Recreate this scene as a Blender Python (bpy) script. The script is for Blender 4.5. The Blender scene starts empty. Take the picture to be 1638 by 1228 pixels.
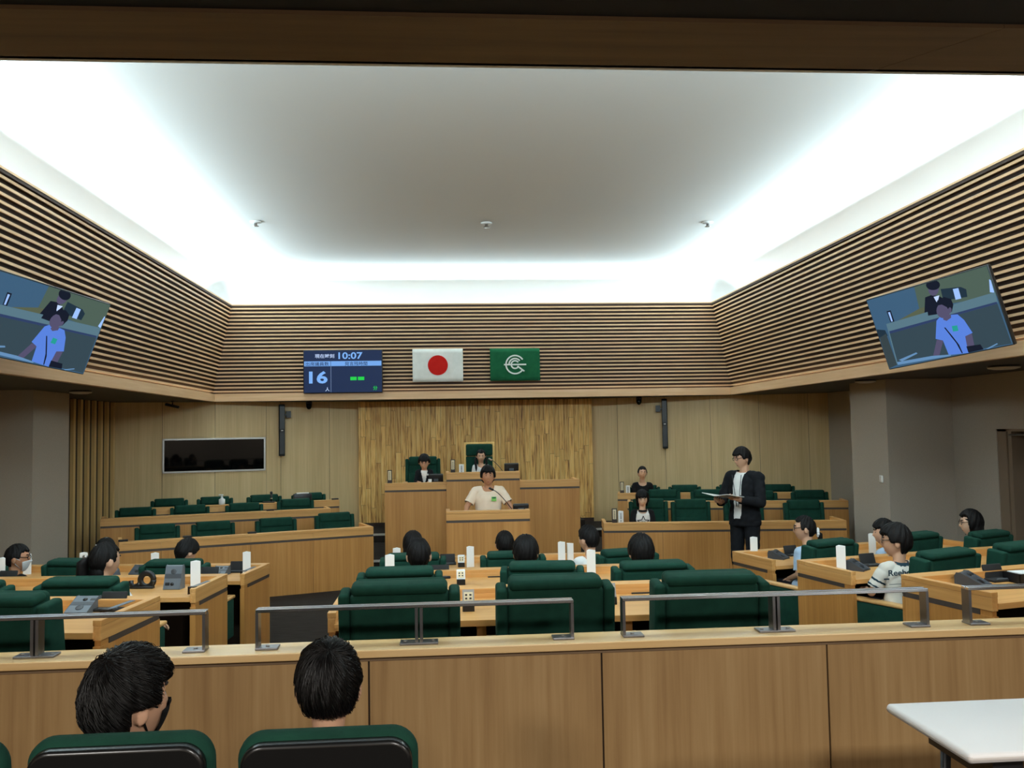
import bpy, bmesh, math, random
import numpy as np
from math import sin, cos, pi, radians, sqrt, atan2, hypot
from mathutils import Vector, Matrix, Euler

random.seed(7)
SC = bpy.context.scene
COL = SC.collection

# ------------------------------------------------------------------ camera
F = 1400.0                      # focal length in pixels of the 1638 x 1228 frame
YAW, PIT, ROL = radians(4.38), radians(3.13), radians(.96)
HC = 2.08                       # eye height above the chamber floor
_f = Vector((sin(YAW)*cos(PIT), cos(YAW)*cos(PIT), sin(PIT)))
_r = Vector((cos(YAW), -sin(YAW), 0))
_d = -(_r.cross(_f))
R2 = _r*cos(ROL) + _d*sin(ROL)
D2 = -_r*sin(ROL) + _d*cos(ROL)
EYE = Vector((0, 0, HC))
cam = bpy.data.objects.new('camera', bpy.data.cameras.new('camera'))
COL.objects.link(cam)
cam.matrix_world = Matrix(((R2.x, -D2.x, -_f.x, 0), (R2.y, -D2.y, -_f.y, 0), (R2.z, -D2.z, -_f.z, HC), (0, 0, 0, 1)))
cam.data.sensor_fit = 'HORIZONTAL'; cam.data.sensor_width = 36.0
cam.data.lens = F/1638*36.0
cam.data.clip_start = .05; cam.data.clip_end = 100
SC.camera = cam
vs = SC.view_settings
SC.display_settings.display_device = 'sRGB'
vs.view_transform = 'Standard'; vs.look = 'None'; vs.gamma = 1; vs.use_curve_mapping = False
vs.exposure = .16
SC.cycles.use_denoising = True
SC.cycles.max_bounces = 8; SC.cycles.diffuse_bounces = 5; SC.cycles.glossy_bounces = 3
SC.cycles.caustics_reflective = False; SC.cycles.caustics_refractive = False
SC.cycles.sample_clamp_indirect = 6

def ray(u, v):
    return R2*((u-819)/F) + D2*((v-614)/F) + _f
def py(u, v, Y):                # a point of the place at distance Y along the room
    d = ray(u, v); return EYE + d*(Y/d.y)
def pz(u, v, z):                # a point of the place at height z
    d = ray(u, v); return EYE + d*((z-HC)/d.z)

# ------------------------------------------------------------------ materials
def srgb(r, g, b):
    def c(x):
        x /= 255.0
        return x/12.92 if x <= .04045 else ((x+.055)/1.055)**2.4
    return (c(r), c(g), c(b), 1)

class NT:
    def __init__(s, name):
        s.m = bpy.data.materials.new(name); s.m.use_nodes = True
        s.t = s.m.node_tree; s.b = s.t.nodes['Principled BSDF']
    def n(s, typ, **k):
        x = s.t.nodes.new(typ)
        for a, v in k.items():
            if a.startswith('i_'): x.inputs[int(a[2:]) if a[2:].isdigit() else a[2:].replace('_', ' ')].default_value = v
            else: setattr(x, a, v)
        return x
    def l(s, a, b): s.t.links.new(a, b)
    def p(s, **k):
        for a, v in k.items(): s.b.inputs[a.replace('_', ' ')].default_value = v
    def coord(s, scale, rand=True, kind='Object', rot=(0, 0, 0)):
        tc = s.n('ShaderNodeTexCoord'); mp = s.n('ShaderNodeMapping')
        mp.inputs['Scale'].default_value = scale; mp.inputs['Rotation'].default_value = rot
        s.l(tc.outputs[kind], mp.inputs['Vector'])
        if rand:
            oi = s.n('ShaderNodeObjectInfo'); mu = s.n('ShaderNodeMath', operation='MULTIPLY'); mu.inputs[1].default_value = 37.0
            s.l(oi.outputs['Random'], mu.inputs[0]); s.l(mu.outputs[0], mp.inputs['Location'])
        return mp.outputs['Vector']
    def ramp(s, fac, stops):
        r = s.n('ShaderNodeValToRGB'); e = r.color_ramp.elements
        while len(e) < len(stops): e.new(.5)
        for i, (p, c) in enumerate(stops): e[i].position = p; e[i].color = c
        s.l(fac, r.inputs['Fac']); return r.outputs['Color']
    def bump(s, h, strength=.2, dist=.002):
        b = s.n('ShaderNodeBump'); b.inputs['Strength'].default_value = strength; b.inputs['Distance'].default_value = dist
        s.l(h, b.inputs['Height']); s.l(b.outputs['Normal'], s.b.inputs['Normal'])
    def noise(s, vec, scale=5, detail=4, rough=.6):
        x = s.n('ShaderNodeTexNoise'); x.inputs['Scale'].default_value = scale; x.inputs['Detail'].default_value = detail
        x.inputs['Roughness'].default_value = rough; s.l(vec, x.inputs['Vector']); return x.outputs['Fac']

def plain(name, rgb, rough=.5, metal=0.0, spec=.5):
    t = NT(name); t.p(Base_Color=srgb(*rgb), Roughness=rough, Metallic=metal)
    t.b.inputs['Specular IOR Level'].default_value = spec
    return t.m

def wood(name, dark, mid, light, axis, fine=90, rough=.42):
    """straight-grained veneer; axis = direction the grain runs in"""
    t = NT(name)
    sc = [fine*.5, fine*.5, fine*.5]; sc[axis] = 1.1
    v = t.coord(tuple(sc)); n1 = t.noise(v, 1.0, 3, .6)
    s2 = [7, 7, 7]; s2[axis] = .35
    n2 = t.noise(t.coord(tuple(s2)), 1.0, 2, .5)
    mx = t.n('ShaderNodeMath', operation='MULTIPLY_ADD'); mx.inputs[1].default_value = .55; mx2 = t.n('ShaderNodeMath', operation='MULTIPLY'); mx2.inputs[1].default_value = .45
    t.l(n2, mx2.inputs[0]); t.l(n1, mx.inputs[0]); t.l(mx2.outputs[0], mx.inputs[2])
    c = t.ramp(mx.outputs[0], [(.3, srgb(*dark)), (.5, srgb(*mid)), (.7, srgb(*light))])
    t.l(c, t.b.inputs['Base Color']); t.p(Roughness=rough); t.bump(n1, .06, .001)
    return t.m

M = {}
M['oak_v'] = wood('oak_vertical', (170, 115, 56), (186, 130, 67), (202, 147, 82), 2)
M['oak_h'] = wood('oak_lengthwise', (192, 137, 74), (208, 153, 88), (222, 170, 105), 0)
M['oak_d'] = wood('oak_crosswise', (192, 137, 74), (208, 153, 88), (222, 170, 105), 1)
M['panel'] = wood('pale_panel', (196, 165, 114), (210, 180, 128), (222, 193, 141), 2, 120, .5)
M['low_panel'] = wood('low_wall_veneer', (146, 112, 70), (168, 134, 88), (182, 150, 104), 2, 60, .5)
M['cap'] = wood('cap_wood', (212, 170, 108), (228, 190, 132), (238, 204, 152), 0, 40, .3)
M['slat'] = wood('slat_wood', (196, 154, 112), (210, 170, 128), (222, 186, 146), 0, 60, .5)
M['slat_y'] = wood('slat_wood_long', (196, 154, 112), (210, 170, 128), (222, 186, 146), 1, 60, .5)
M['beam'] = wood('beam_wood', (104, 82, 60), (118, 94, 68), (130, 106, 78), 0, 30, .6)
M['batten'] = wood('batten_wood', (206, 168, 106), (220, 182, 120), (230, 196, 136), 2, 60, .5)
M['arm_wood'] = wood('armrest_wood', (196, 146, 86), (212, 164, 104), (224, 180, 122), 1, 60, .4)
M['frame_wood'] = wood('frame_wood', (222, 172, 92), (236, 190, 108), (244, 204, 126), 2, 60, .4)

def cedar():
    t = NT('cedar_planks')
    tc = t.n('ShaderNodeTexCoord'); sp = t.n('ShaderNodeSeparateXYZ'); t.l(tc.outputs['Object'], sp.inputs[0])
    cb = t.n('ShaderNodeCombineXYZ'); t.l(sp.outputs['Z'], cb.inputs['X']); t.l(sp.outputs['X'], cb.inputs['Y'])
    br = t.n('ShaderNodeTexBrick'); br.offset = .37; br.offset_frequency = 1; br.squash = 1.0
    br.inputs['Scale'].default_value = 1; br.inputs['Brick Width'].default_value = 1.25; br.inputs['Row Height'].default_value = .092
    br.inputs['Mortar Size'].default_value = .0022; br.inputs['Mortar Smooth'].default_value = .2
    br.inputs['Color1'].default_value = (0, 0, 0, 1); br.inputs['Color2'].default_value = (1, 1, 1, 1); br.inputs['Mortar'].default_value = (.5, .5, .5, 1)
    # staggering: shift each plank along its length by a noise of its row
    fl = t.n('ShaderNodeMath', operation='DIVIDE'); fl.inputs[1].default_value = .092; t.l(sp.outputs['X'], fl.inputs[0])
    f2 = t.n('ShaderNodeMath', operation='FLOOR'); t.l(fl.outputs[0], f2.inputs[0])
    wn = t.n('ShaderNodeTexWhiteNoise', noise_dimensions='1D'); t.l(f2.outputs[0], wn.inputs['W'])
    ad = t.n('ShaderNodeMath', operation='MULTIPLY_ADD'); ad.inputs[1].default_value = 1.2; t.l(wn.outputs['Value'], ad.inputs[0]); t.l(sp.outputs['Z'], ad.inputs[2])
    t.l(ad.outputs[0], cb.inputs['X']); t.l(cb.outputs[0], br.inputs['Vector'])
    # per-plank tint + grain
    sepc = t.n('ShaderNodeSeparateColor'); t.l(br.outputs['Color'], sepc.inputs[0])
    c2 = t.n('ShaderNodeCombineXYZ'); mm = t.n('ShaderNodeMath', operation='MULTIPLY'); mm.inputs[1].default_value = 30
    t.l(sepc.outputs[0], mm.inputs[0]); m3 = t.n('ShaderNodeMath', operation='ADD'); t.l(mm.outputs[0], m3.inputs[0]); t.l(wn.outputs['Value'], m3.inputs[1])
    sx = t.n('ShaderNodeMath', operation='MULTIPLY'); sx.inputs[1].default_value = 38; t.l(sp.outputs['X'], sx.inputs[0])
    sz = t.n('ShaderNodeMath', operation='MULTIPLY'); sz.inputs[1].default_value = 2.2; t.l(sp.outputs['Z'], sz.inputs[0])
    t.l(sx.outputs[0], c2.inputs[0]); t.l(m3.outputs[0], c2.inputs[1]); t.l(sz.outputs[0], c2.inputs[2])
    n = t.noise(c2.outputs[0], 1, 3, .6)
    c = t.ramp(n, [(.30, srgb(120, 70, 28)), (.42, srgb(222, 164, 82)), (.55, srgb(246, 198, 114)), (.75, srgb(250, 214, 140))])
    tint = t.n('ShaderNodeMix', data_type='RGBA', blend_type='MULTIPLY'); tint.inputs[0].default_value = .8
    tr = t.ramp(sepc.outputs[0], [(0, srgb(218, 208, 196)), (1, srgb(255, 255, 255))])
    t.l(c, tint.inputs[6]); t.l(tr, tint.inputs[7])
    mo = t.n('ShaderNodeMix', data_type='RGBA'); t.l(br.outputs['Fac'], mo.inputs[0]); t.l(tint.outputs[2], mo.inputs[6]); mo.inputs[7].default_value = srgb(84, 54, 28)
    t.l(mo.outputs[2], t.b.inputs['Base Color']); t.p(Roughness=.55)
    return t.m
M['cedar'] = cedar()

def fabric(name, a, b, scale=900, rough=.95, sheen=.0, bump=.35, streak=None):
    t = NT(name); v = t.coord((1, 1, 1), False)
    n = t.noise(v, scale, 2, .6); n2 = t.noise(v, 14, 3, .5)
    ad = t.n('ShaderNodeMath', operation='MULTIPLY_ADD'); ad.inputs[1].default_value = .5
    m2 = t.n('ShaderNodeMath', operation='MULTIPLY'); m2.inputs[1].default_value = .5
    t.l(n2, m2.inputs[0]); t.l(n, ad.inputs[0]); t.l(m2.outputs[0], ad.inputs[2])
    t.l(t.ramp(ad.outputs[0], [(.3, srgb(*a)), (.7, srgb(*b))]), t.b.inputs['Base Color'])
    t.p(Roughness=rough); t.b.inputs['Specular IOR Level'].default_value = .2
    if sheen: t.b.inputs['Sheen Weight'].default_value = sheen; t.b.inputs['Sheen Roughness'].default_value = .5; t.b.inputs['Sheen Tint'].default_value = srgb(*b)
    t.bump(n, bump, .001)
    return t.m
M['green'] = fabric('green_wool', (14, 48, 38), (24, 66, 52), 700, .9, .2)
M['carpet'] = None
def carpet():
    t = NT('carpet'); v = t.coord((1, 1, 1), False); v2 = t.coord((2.2, 14, 1), False)
    n = t.noise(v, 260, 3, .7); n2 = t.noise(v2, 2.2, 3, .6)
    ad = t.n('ShaderNodeMath', operation='MULTIPLY_ADD'); ad.inputs[1].default_value = .5
    m2 = t.n('ShaderNodeMath', operation='MULTIPLY'); m2.inputs[1].default_value = .5
    t.l(n2, m2.inputs[0]); t.l(n, ad.inputs[0]); t.l(m2.outputs[0], ad.inputs[2])
    t.l(t.ramp(ad.outputs[0], [(.32, srgb(34, 29, 26)), (.5, srgb(48, 42, 38)), (.68, srgb(62, 54, 49))]), t.b.inputs['Base Color'])
    t.p(Roughness=1); t.b.inputs['Specular IOR Level'].default_value = .1; t.bump(n, .6, .004); return t.m
M['carpet'] = carpet()
def woven(name, a, b):
    t = NT(name); n = t.noise(t.coord((40, 40, 420), False), 1, 3, .6)
    t.l(t.ramp(n, [(.3, srgb(*a)), (.7, srgb(*b))]), t.b.inputs['Base Color']); t.p(Roughness=.9); t.bump(n, .2, .001); return t.m
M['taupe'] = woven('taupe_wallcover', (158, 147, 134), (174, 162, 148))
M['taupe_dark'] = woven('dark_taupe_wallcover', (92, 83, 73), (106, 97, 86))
M['white'] = plain('ceiling_white', (236, 236, 234), .9)
M['batten_back'] = plain('batten_backing', (74, 56, 36), .8)
M['soffit'] = plain('soffit_dark', (74, 70, 66), .8)
M['black_ceiling'] = plain('gallery_ceiling_black', (30, 31, 34), .8)
M['black_board'] = plain('slat_backing', (60, 44, 36), .85)
M['groove'] = plain('dark_groove', (72, 62, 56), .5)
M['seam'] = plain('dark_seam', (52, 38, 24), .8)
M['metal'] = plain('rail_metal', (128, 128, 132), .3, .9)
M['rail_lit'] = plain('rail_metal_lit', (196, 198, 202), .2, 1.0)  # paler copy of the rail metal: ceiling reflection put into the colour
M['metal_light'] = plain('frame_metal', (170, 165, 160), .4, .8)
M['black'] = plain('black_plastic', (22, 22, 24), .4)
M['black_soft'] = plain('black_soft', (24, 24, 25), .75)
M['shell'] = plain('black_shell', (20, 20, 20), .28)
M['grey_plastic'] = plain('grey_plastic', (96, 104, 112), .45)
M['grey_dark'] = plain('dark_grey_plastic', (62, 66, 72), .45)
M['paper'] = plain('white_paper', (238, 238, 236), .8)
M['ink'] = plain('ink', (60, 58, 56), .8)
M['cream_card'] = plain('cream_card', (226, 208, 170), .7)
M['brown_frame'] = plain('dark_wood_stand', (48, 32, 26), .5)
M['table_white'] = plain('table_white', (240, 240, 240), .35)
M['table_edge'] = plain('table_edge', (205, 200, 196), .4)
M['lamp_disc'] = plain('lamp_diffuser', (190, 182, 168), .5)
M['dark_glass'] = plain('dark_glass', (8, 8, 8), .03, 0, .2)
M['nosing'] = plain('step_nosing', (190, 184, 176), .5)
M['flag_white'] = fabric('flag_white', (222, 222, 214), (234, 234, 228), 500)
M['flag_red'] = fabric('flag_red', (186, 26, 20), (198, 34, 26), 500)
M['flag_green'] = fabric('flag_green', (22, 84, 52), (30, 98, 62), 500)
M['flag_mark'] = plain('emblem_white', (222, 228, 220), .8)
M['door_frame'] = plain('door_frame_brown', (124, 104, 84), .6)
M['door'] = plain('door_dark', (58, 52, 46), .5)
M['door_grey'] = plain('door_pane', (120, 124, 122), .4)
M['switch'] = plain('switch_white', (222, 220, 214), .5)
M['sanitizer'] = plain('bottle_white', (228, 230, 228), .4)

def emit(name, rgb, strength=1.0):
    t = NT(name); t.p(Base_Color=(0.004, .004, .004, 1), Roughness=.35); t.b.inputs['Specular IOR Level'].default_value = .06
    t.b.inputs['Emission Color'].default_value = srgb(*rgb); t.b.inputs['Emission Strength'].default_value = strength
    return t.m

# ------------------------------------------------------------------ mesh helpers
class MB:
    """collects shapes into one mesh"""
    def __init__(s): s.v = []; s.f = []; s.m = []; s.sm = []
    def add(s, verts, faces, mi=0, smooth=False, mat=None):
        b = len(s.v)
        s.v += [tuple(mat @ Vector(p)) if mat else tuple(p) for p in verts]
        for f in faces: s.f.append([b+i for i in f]); s.m.append(mi); s.sm.append(smooth)
        return s
    def box(s, x0, x1, y0, y1, z0, z1, mi=0, mat=None):
        v = [(x0, y0, z0), (x1, y0, z0), (x1, y1, z0), (x0, y1, z0), (x0, y0, z1), (x1, y0, z1), (x1, y1, z1), (x0, y1, z1)]
        return s.add(v, [(0, 3, 2, 1), (4, 5, 6, 7), (0, 1, 5, 4), (1, 2, 6, 5), (2, 3, 7, 6), (3, 0, 4, 7)], mi, False, mat)
    def rbox(s, x0, x1, y0, y1, z0, z1, r=.02, seg=3, mi=0, mat=None, smooth=True):
        bm = bmesh.new(); bmesh.ops.create_cube(bm, size=1)
        for v in bm.verts: v.co = Vector(((x0+x1)/2+v.co.x*(x1-x0), (y0+y1)/2+v.co.y*(y1-y0), (z0+z1)/2+v.co.z*(z1-z0)))
        r = min(r, .49*min(x1-x0, y1-y0, z1-z0))
        bmesh.ops.bevel(bm, geom=list(bm.edges), offset=r, segments=seg, profile=.5, affect='EDGES')
        bm.verts.ensure_lookup_table(); bm.verts.index_update()
        s.add([v.co for v in bm.verts], [[v.index for v in f.verts] for f in bm.faces], mi, smooth, mat); bm.free(); return s
    def prism(s, poly, z0, z1, mi=0, mat=None):
        n = len(poly); v = [(x, y, z0) for x, y in poly] + [(x, y, z1) for x, y in poly]
        f = [list(range(n))[::-1], list(range(n, 2*n))] + [(i, (i+1) % n, n+(i+1) % n, n+i) for i in range(n)]
        return s.add(v, f, mi, False, mat)
    def tube(s, pts, r, seg=8, mi=0, cap=True, mat=None, flat=1.0):
        pts = [Vector(p) for p in pts]; n = len(pts); vs = []; fs = []
        rr = r if isinstance(r, (list, tuple)) else [r]*n
        up = Vector((0, 0, 1))
        for i, p in enumerate(pts):
            t = (pts[min(i+1, n-1)]-pts[max(i-1, 0)]).normalized()
            if abs(t.dot(up)) > .95: up = Vector((1, 0, 0)) if abs(t.x) < .9 else Vector((0, 1, 0))
            a = t.cross(up).normalized(); b = a.cross(t).normalized(); up = b
            for k in range(seg):
                an = 2*pi*k/seg; vs.append(p + a*(cos(an)*rr[i]) + b*(sin(an)*rr[i]*flat))
        for i in range(n-1):
            for k in range(seg):
                k2 = (k+1) % seg; fs.append((i*seg+k, i*seg+k2, (i+1)*seg+k2, (i+1)*seg+k))
        if cap: fs.append(list(range(seg))[::-1]); fs.append([(n-1)*seg+k for k in range(seg)])
        return s.add(vs, fs, mi, True, mat)
    def lathe(s, prof, seg=20, mi=0, mat=None, smooth=True, sx=1, sy=1):
        vs = []; fs = []; n = len(prof)
        for r, z in prof:
            for k in range(seg): a = 2*pi*k/seg; vs.append((r*cos(a)*sx, r*sin(a)*sy, z))
        for i in range(n-1):
            for k in range(seg): k2 = (k+1) % seg; fs.append((i*seg+k, i*seg+k2, (i+1)*seg+k2, (i+1)*seg+k))
        fs.append(list(range(seg))[::-1]); fs.append([(n-1)*seg+k for k in range(seg)])
        return s.add(vs, fs, mi, smooth, mat)
    def ball(s, c, rx, ry, rz, seg=12, ring=8, mi=0, mat=None):
        vs = [(c[0], c[1], c[2]-rz)]; fs = []
        for i in range(1, ring):
            ph = -pi/2+pi*i/ring
            for k in range(seg): a = 2*pi*k/seg; vs.append((c[0]+rx*cos(ph)*cos(a), c[1]+ry*cos(ph)*sin(a), c[2]+rz*sin(ph)))
        vs.append((c[0], c[1], c[2]+rz)); top = len(vs)-1
        for k in range(seg): fs.append((0, 1+(k+1) % seg, 1+k)); fs.append((top, top-seg+k, top-seg+(k+1) % seg))
        for i in range(ring-2):
            for k in range(seg): k2 = (k+1) % seg; a = 1+i*seg; fs.append((a+k, a+k2, a+seg+k2, a+seg+k))
        return s.add(vs, fs, mi, True, mat)
    def build(s, name, mats, parent=None, loc=None, rot=None, bevel=0, mw=None):
        me = bpy.data.meshes.new(name); me.from_pydata(s.v, [], s.f)
        mats = mats if isinstance(mats, (list, tuple)) else [mats]
        for m in mats: me.materials.append(m)
        me.polygons.foreach_set('material_index', s.m); me.polygons.foreach_set('use_smooth', s.sm); me.update()
        o = bpy.data.objects.new(name, me); COL.objects.link(o)
        if parent: o.parent = parent
        if mw is not None: o.matrix_local = mw
        if loc is not None: o.location = loc
        if rot is not None: o.rotation_euler = rot
        if bevel:
            b = o.modifiers.new('bevel', 'BEVEL'); b.width = bevel; b.segments = 2; b.limit_method = 'ANGLE'
        return o

def tag(o, label, cat, group=None):
    o['label'] = label; o['category'] = cat
    if group: o['group'] = group
    return o
def thing(name, label, cat, loc=(0, 0, 0), rotz=0, group=None):
    o = bpy.data.objects.new(name, None); COL.objects.link(o)
    o.location = loc; o.rotation_euler = (0, 0, rotz); o.empty_display_size = .1
    return tag(o, label, cat, group)
def struct(o): o['kind'] = 'structure'; return o
def copy_tree(o, parent=None):
    c = o.copy(); COL.objects.link(c)
    if parent: c.parent = parent
    for ch in o.children: copy_tree(ch, c)
    return c
COVE, NEARK, GAL, TILT, WARM, DOME = 33.0, .9, 155.0, 80, .5, .0

# ------------------------------------------------------------------ the room
DB = 15.5                                     # distance of the slatted band on the far side
XT = (-3.69, 4.85); XB = (-4.00, 5.17)        # its upper and lower ends
ZT, ZS, ZF = 4.38, 2.82, 2.69                 # top of slats, top of the fascia board, underside
YN = 3.35                                     # near side of the opening

# floors
struct(MB().box(-8, 9, 3.0, 18, -.3, 0).build('floor', M['carpet']))
struct(MB().box(-8, 9, -3.0, 3.72, 0, .45).build('floor_gallery', M['carpet']))
struct(MB().box(-8, 9, 3.72, 5.55, 0, .326).build('floor_back_tier', M['carpet']))
struct(MB().box(-8, 9, 5.55, 7.5, 0, .15).build('floor_middle_tier', M['carpet']))
# dais platforms
m = MB().box(-1.75, 3.4, 12.95, 16.6, .0, .25).box(-1.55, 3.1, 15.07, 16.3, .25, .39).box(-.95, 2.2, 13.95, 16.3, .25, .66)
struct(m.build('floor_dais', M['carpet']))
m = MB().box(-1.76, 3.41, 12.935, 12.975, .225, .254).box(-1.56, 3.11, 15.055, 15.095, .365, .394)
m.box(-1.555, -1.515, 15.07, 16.25, .365, .394)
struct(m.build('trim_1', M['nosing']))
struct(MB().box(.1, 1.9, 10.15, 11.75, 0, .15).build('floor_lectern_step', M['carpet']))

# timber walls at the far end: panels between thin joints
def panel_wall(name, pts, z0, z1, mat, gap=.006, th=.08):
    m = MB()
    for (a, b) in zip(pts[:-1], pts[1:]):
        a = Vector(a); b = Vector(b); d = (b-a).normalized(); n = Vector((-d.y, d.x))
        a2 = a+d*gap/2; b2 = b-d*gap/2
        m.prism([tuple(a2), tuple(b2), tuple(b2+n*th), tuple(a2+n*th)], z0, z1)
    a = Vector(pts[0]); b = Vector(pts[-1]); d = (b-a).normalized(); n = Vector((-d.y, d.x))
    m.prism([tuple(a+n*.02), tuple(b+n*.02), tuple(b+n*(th+.05)), tuple(a+n*(th+.05))], z0, z1, 1)
    return struct(m.build(name, [M[mat], M['seam']]))
def on_line(u, v, A, B):
    d = ray(u, v); ax, ay = A; bx, by = B
    # plane through A,B (vertical)
    nx, ny = -(by-ay), bx-ax
    t = (nx*ax+ny*ay)/(nx*d.x+ny*d.y)
    return EYE+d*t
LA, LB = (-5.75, 15.262), (-1.55, 16.5)
RA, RB = (2.7, 16.55), (6.98, 15.4)
pl_ = [LA]+[tuple(on_line(u, 700, LA, LB).xy) for u in (259.5, 344, 426, 449, 527)]+[LB]
panel_wall('wall_back_left', pl_, 0, ZF, 'panel')
pr_ = [RA]+[tuple(on_line(u, 700, RA, RB).xy) for u in (988, 1064, 1137, 1215, 1294)]+[RB]
panel_wall('wall_back_right', pr_, 0, ZF, 'panel')
xl, xr = py(574, 745, 16.3).x, py(948.5, 745, 16.3).x
struct(MB().box(xl, xr, 16.31, 16.7, .0, .46).build('baseboard_back', M['black_board']))
w = MB().box(xl, xr, 16.3, 16.7, .46, ZF-.01).build('wall_back', M['cedar'])
struct(w)

# vertical battens beside the left column, wall behind them
m = MB()
struct(MB().box(-5.9, -5.60, 11.3, 15.5, 0, ZF).build('wall_left', M['batten_back']))
for i in range(9):
    y = 13.05+i*.262
    m.box(-5.60, -5.55, y, y+.075, 0, ZF-.005)
struct(m.build('trim_2', M['batten']))
# columns and side walls under the soffit
struct(MB().box(-5.62, -5.02, 11.1, 12.13, 0, ZF).build('wall_left_column', M['taupe']))
struct(MB().box(-5.85, -5.61, 10.9, 11.12, 0, ZF).box(-6.0, -5.78, -3, 11.1, 0, 3.6).build('wall_left_side', M['panel']))
struct(MB().box(5.78, 6.72, 11.1, 12.13, 0, ZF).build('wall_right_column', M['taupe']))
# right side wall with a doorway
def yside(u, v, X=6.68):
    d = ray(u, v); return d.y*X/d.x
yd1 = yside(1596, 740); yd0 = yd1-1.35; d_ = ray(1596, 686); zd = HC+d_.z*6.68/d_.x
m = MB().box(6.93, 7.2, 12.13, 15.6, 0, ZF).box(6.68, 7.2, yd1, 11.2, 0, ZF).box(6.68, 7.2, yd0, yd1, zd, ZF).box(6.68, 7.2, -3, yd0, 0, 3.6).box(6.72, 7.2, 11.1, 12.13, 0, ZF)
struct(m.build('wall_right', M['taupe']))
d = struct(MB().box(6.86, 6.90, yd0, yd1-.2, .05, zd-.02).build('door_1', M['door']))
f_ = MB().box(6.69, 7.0, yd1-.17, yd1, 0, zd).box(6.70, 7.0, yd1-.25, yd1-.185, 0, zd).box(6.69, 7.0, yd0, yd1, zd-.03, zd).build('door_frame', M['door_frame'], d)
MB().box(6.845, 6.865, yd0+.15, yd1-.52, .1, zd-.12).build('door_pane', M['door_grey'], d)
MB().tube([(6.86, yd1-.3, zd-.07), (6.70, yd1-.22, zd-.07), (6.74, yd1-.75, zd-.07)], .012, 6).build('door_closer', M['metal_light'], d)
# walls that close the gallery behind the eye
struct(MB().box(-6, 7.2, -3.1, -3, 0, 3.6).build('wall_gallery', M['taupe']))
struct(MB().box(-8, 9, 16.9, 17.1, 0, 5.2).build('wall_far', M['soffit']))

# soffit ring, gallery ceiling, beam
m = MB()
m.prism([(-6.2, 17), (-6.2, YN), (XB[0], YN), (XB[0], DB+.0), (XB[1], DB), (XB[1], YN), (7.3, YN), (7.3, 17)], ZF+.0, ZF+.05)
struct(m.build('ceiling_soffit', M['soffit']))
zg = 3.5
struct(MB().box(-6.2, 7.3, -3.2, 2.93, zg+.015, zg+.1).build('ceiling_gallery', M['black_ceiling']))
m = MB().box(-6.2, 2.02, 2.93, 3.32, zg, zg+.22).prism([(2.024, 2.93), (7.3, 2.93), (7.3, 3.32), (1.72, 3.32)], zg, zg+.22)
m.v = [(x, y, z) for x, y, z in m.v]
# mitred end of the first board
m2 = MB().prism([(-6.2, 2.93), (2.02, 2.93), (1.716, 3.32), (-6.2, 3.32)], zg, zg+.22).prism([(2.024, 2.93), (7.3, 2.93), (7.3, 3.32), (1.72, 3.32)], zg, zg+.22)
struct(m2.build('ceiling_beam', M['beam']))
struct(MB().box(-6.2, 7.3, 3.3, 3.34, zg, 5.75).build('wall_over_beam', M['white']))
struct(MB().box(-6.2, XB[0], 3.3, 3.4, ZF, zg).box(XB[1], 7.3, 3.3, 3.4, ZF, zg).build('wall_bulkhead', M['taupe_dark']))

# slatted bands: horizontal slats on a dark backing, leaning out towards the foot
def side_x(side, z):
    t = (ZT-z)/(ZT-(ZF+.15)); return XT[side]+(XB[side]-XT[side])*t
NS = 23; PITCH = (ZT-.05-ZS)/NS; TH = .026; DP = .016; GAP = .05
for side, nm in ((0, 'trim_3'), (1, 'trim_4')):
    sg = -1 if side == 0 else 1
    m = MB()
    for i in range(NS):
        z = ZT-.075-i*PITCH; x = side_x(side, z)
        a, b = sorted((x, x+sg*DP)); m.box(a, b, YN, DB, z-TH/2, z+TH/2)
    o = struct(m.build(nm, M['slat_y']))
    m = MB()
    for (z0, z1, mi) in ((ZS, ZT, 0),):
        xa, xb = side_x(side, z0)+sg*GAP, side_x(side, z1)+sg*GAP
        m.add([(xa, YN, z0), (xb, YN, z1), (xb, DB+.1, z1), (xa, DB+.1, z0), (xa+sg*.02, YN, z0), (xb+sg*.02, YN, z1), (xb+sg*.02, DB+.1, z1), (xa+sg*.02, DB+.1, z0)],
              [(0, 1, 2, 3), (7, 6, 5, 4), (0, 4, 5, 1), (1, 5, 6, 2), (2, 6, 7, 3), (3, 7, 4, 0)])
    xt = side_x(side, ZT); a, b = sorted((xt-sg*.005, xt+sg*.06)); 
    MB().box(*sorted((xt, xt+sg*.07)), YN, DB, ZT-.05, ZT-.02).build('top_rail', M['black_board'], o)
    MB().box(a, b, YN, DB, ZT-.02, ZT).build('top_edge', M['slat_y'], o)
    m.build('backing', M['black_board'], o)
    xb = XB[side]
    a, b = sorted((xb-sg*.03, xb+sg*.05)); MB().box(a, b, YN, DB, ZF-.004, ZS).build('fascia_board', M['slat_y'], o)
m = MB()
for i in range(NS):
    z = ZT-.075-i*PITCH
    m.box(side_x(0, z)-.02, side_x(1, z)+.02, DB, DB+DP, z-TH/2, z+TH/2)
o = struct(m.build('trim_5', M['slat']))
MB().box(XB[0]-.1, XB[1]+.1, DB+GAP, DB+GAP+.02, ZF, ZT).build('backing', M['black_board'], o)
MB().box(XT[0], XT[1], DB, DB+.07, ZT-.05, ZT-.02).build('top_rail', M['black_board'], o)
MB().box(XT[0], XT[1], DB-.005, DB+.06, ZT-.02, ZT).build('top_edge', M['slat'], o)
MB().box(XB[0]-.03, XB[1]+.03, DB-.03, DB+.05, ZF-.004, ZS).build('fascia_board', M['slat'], o)

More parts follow.
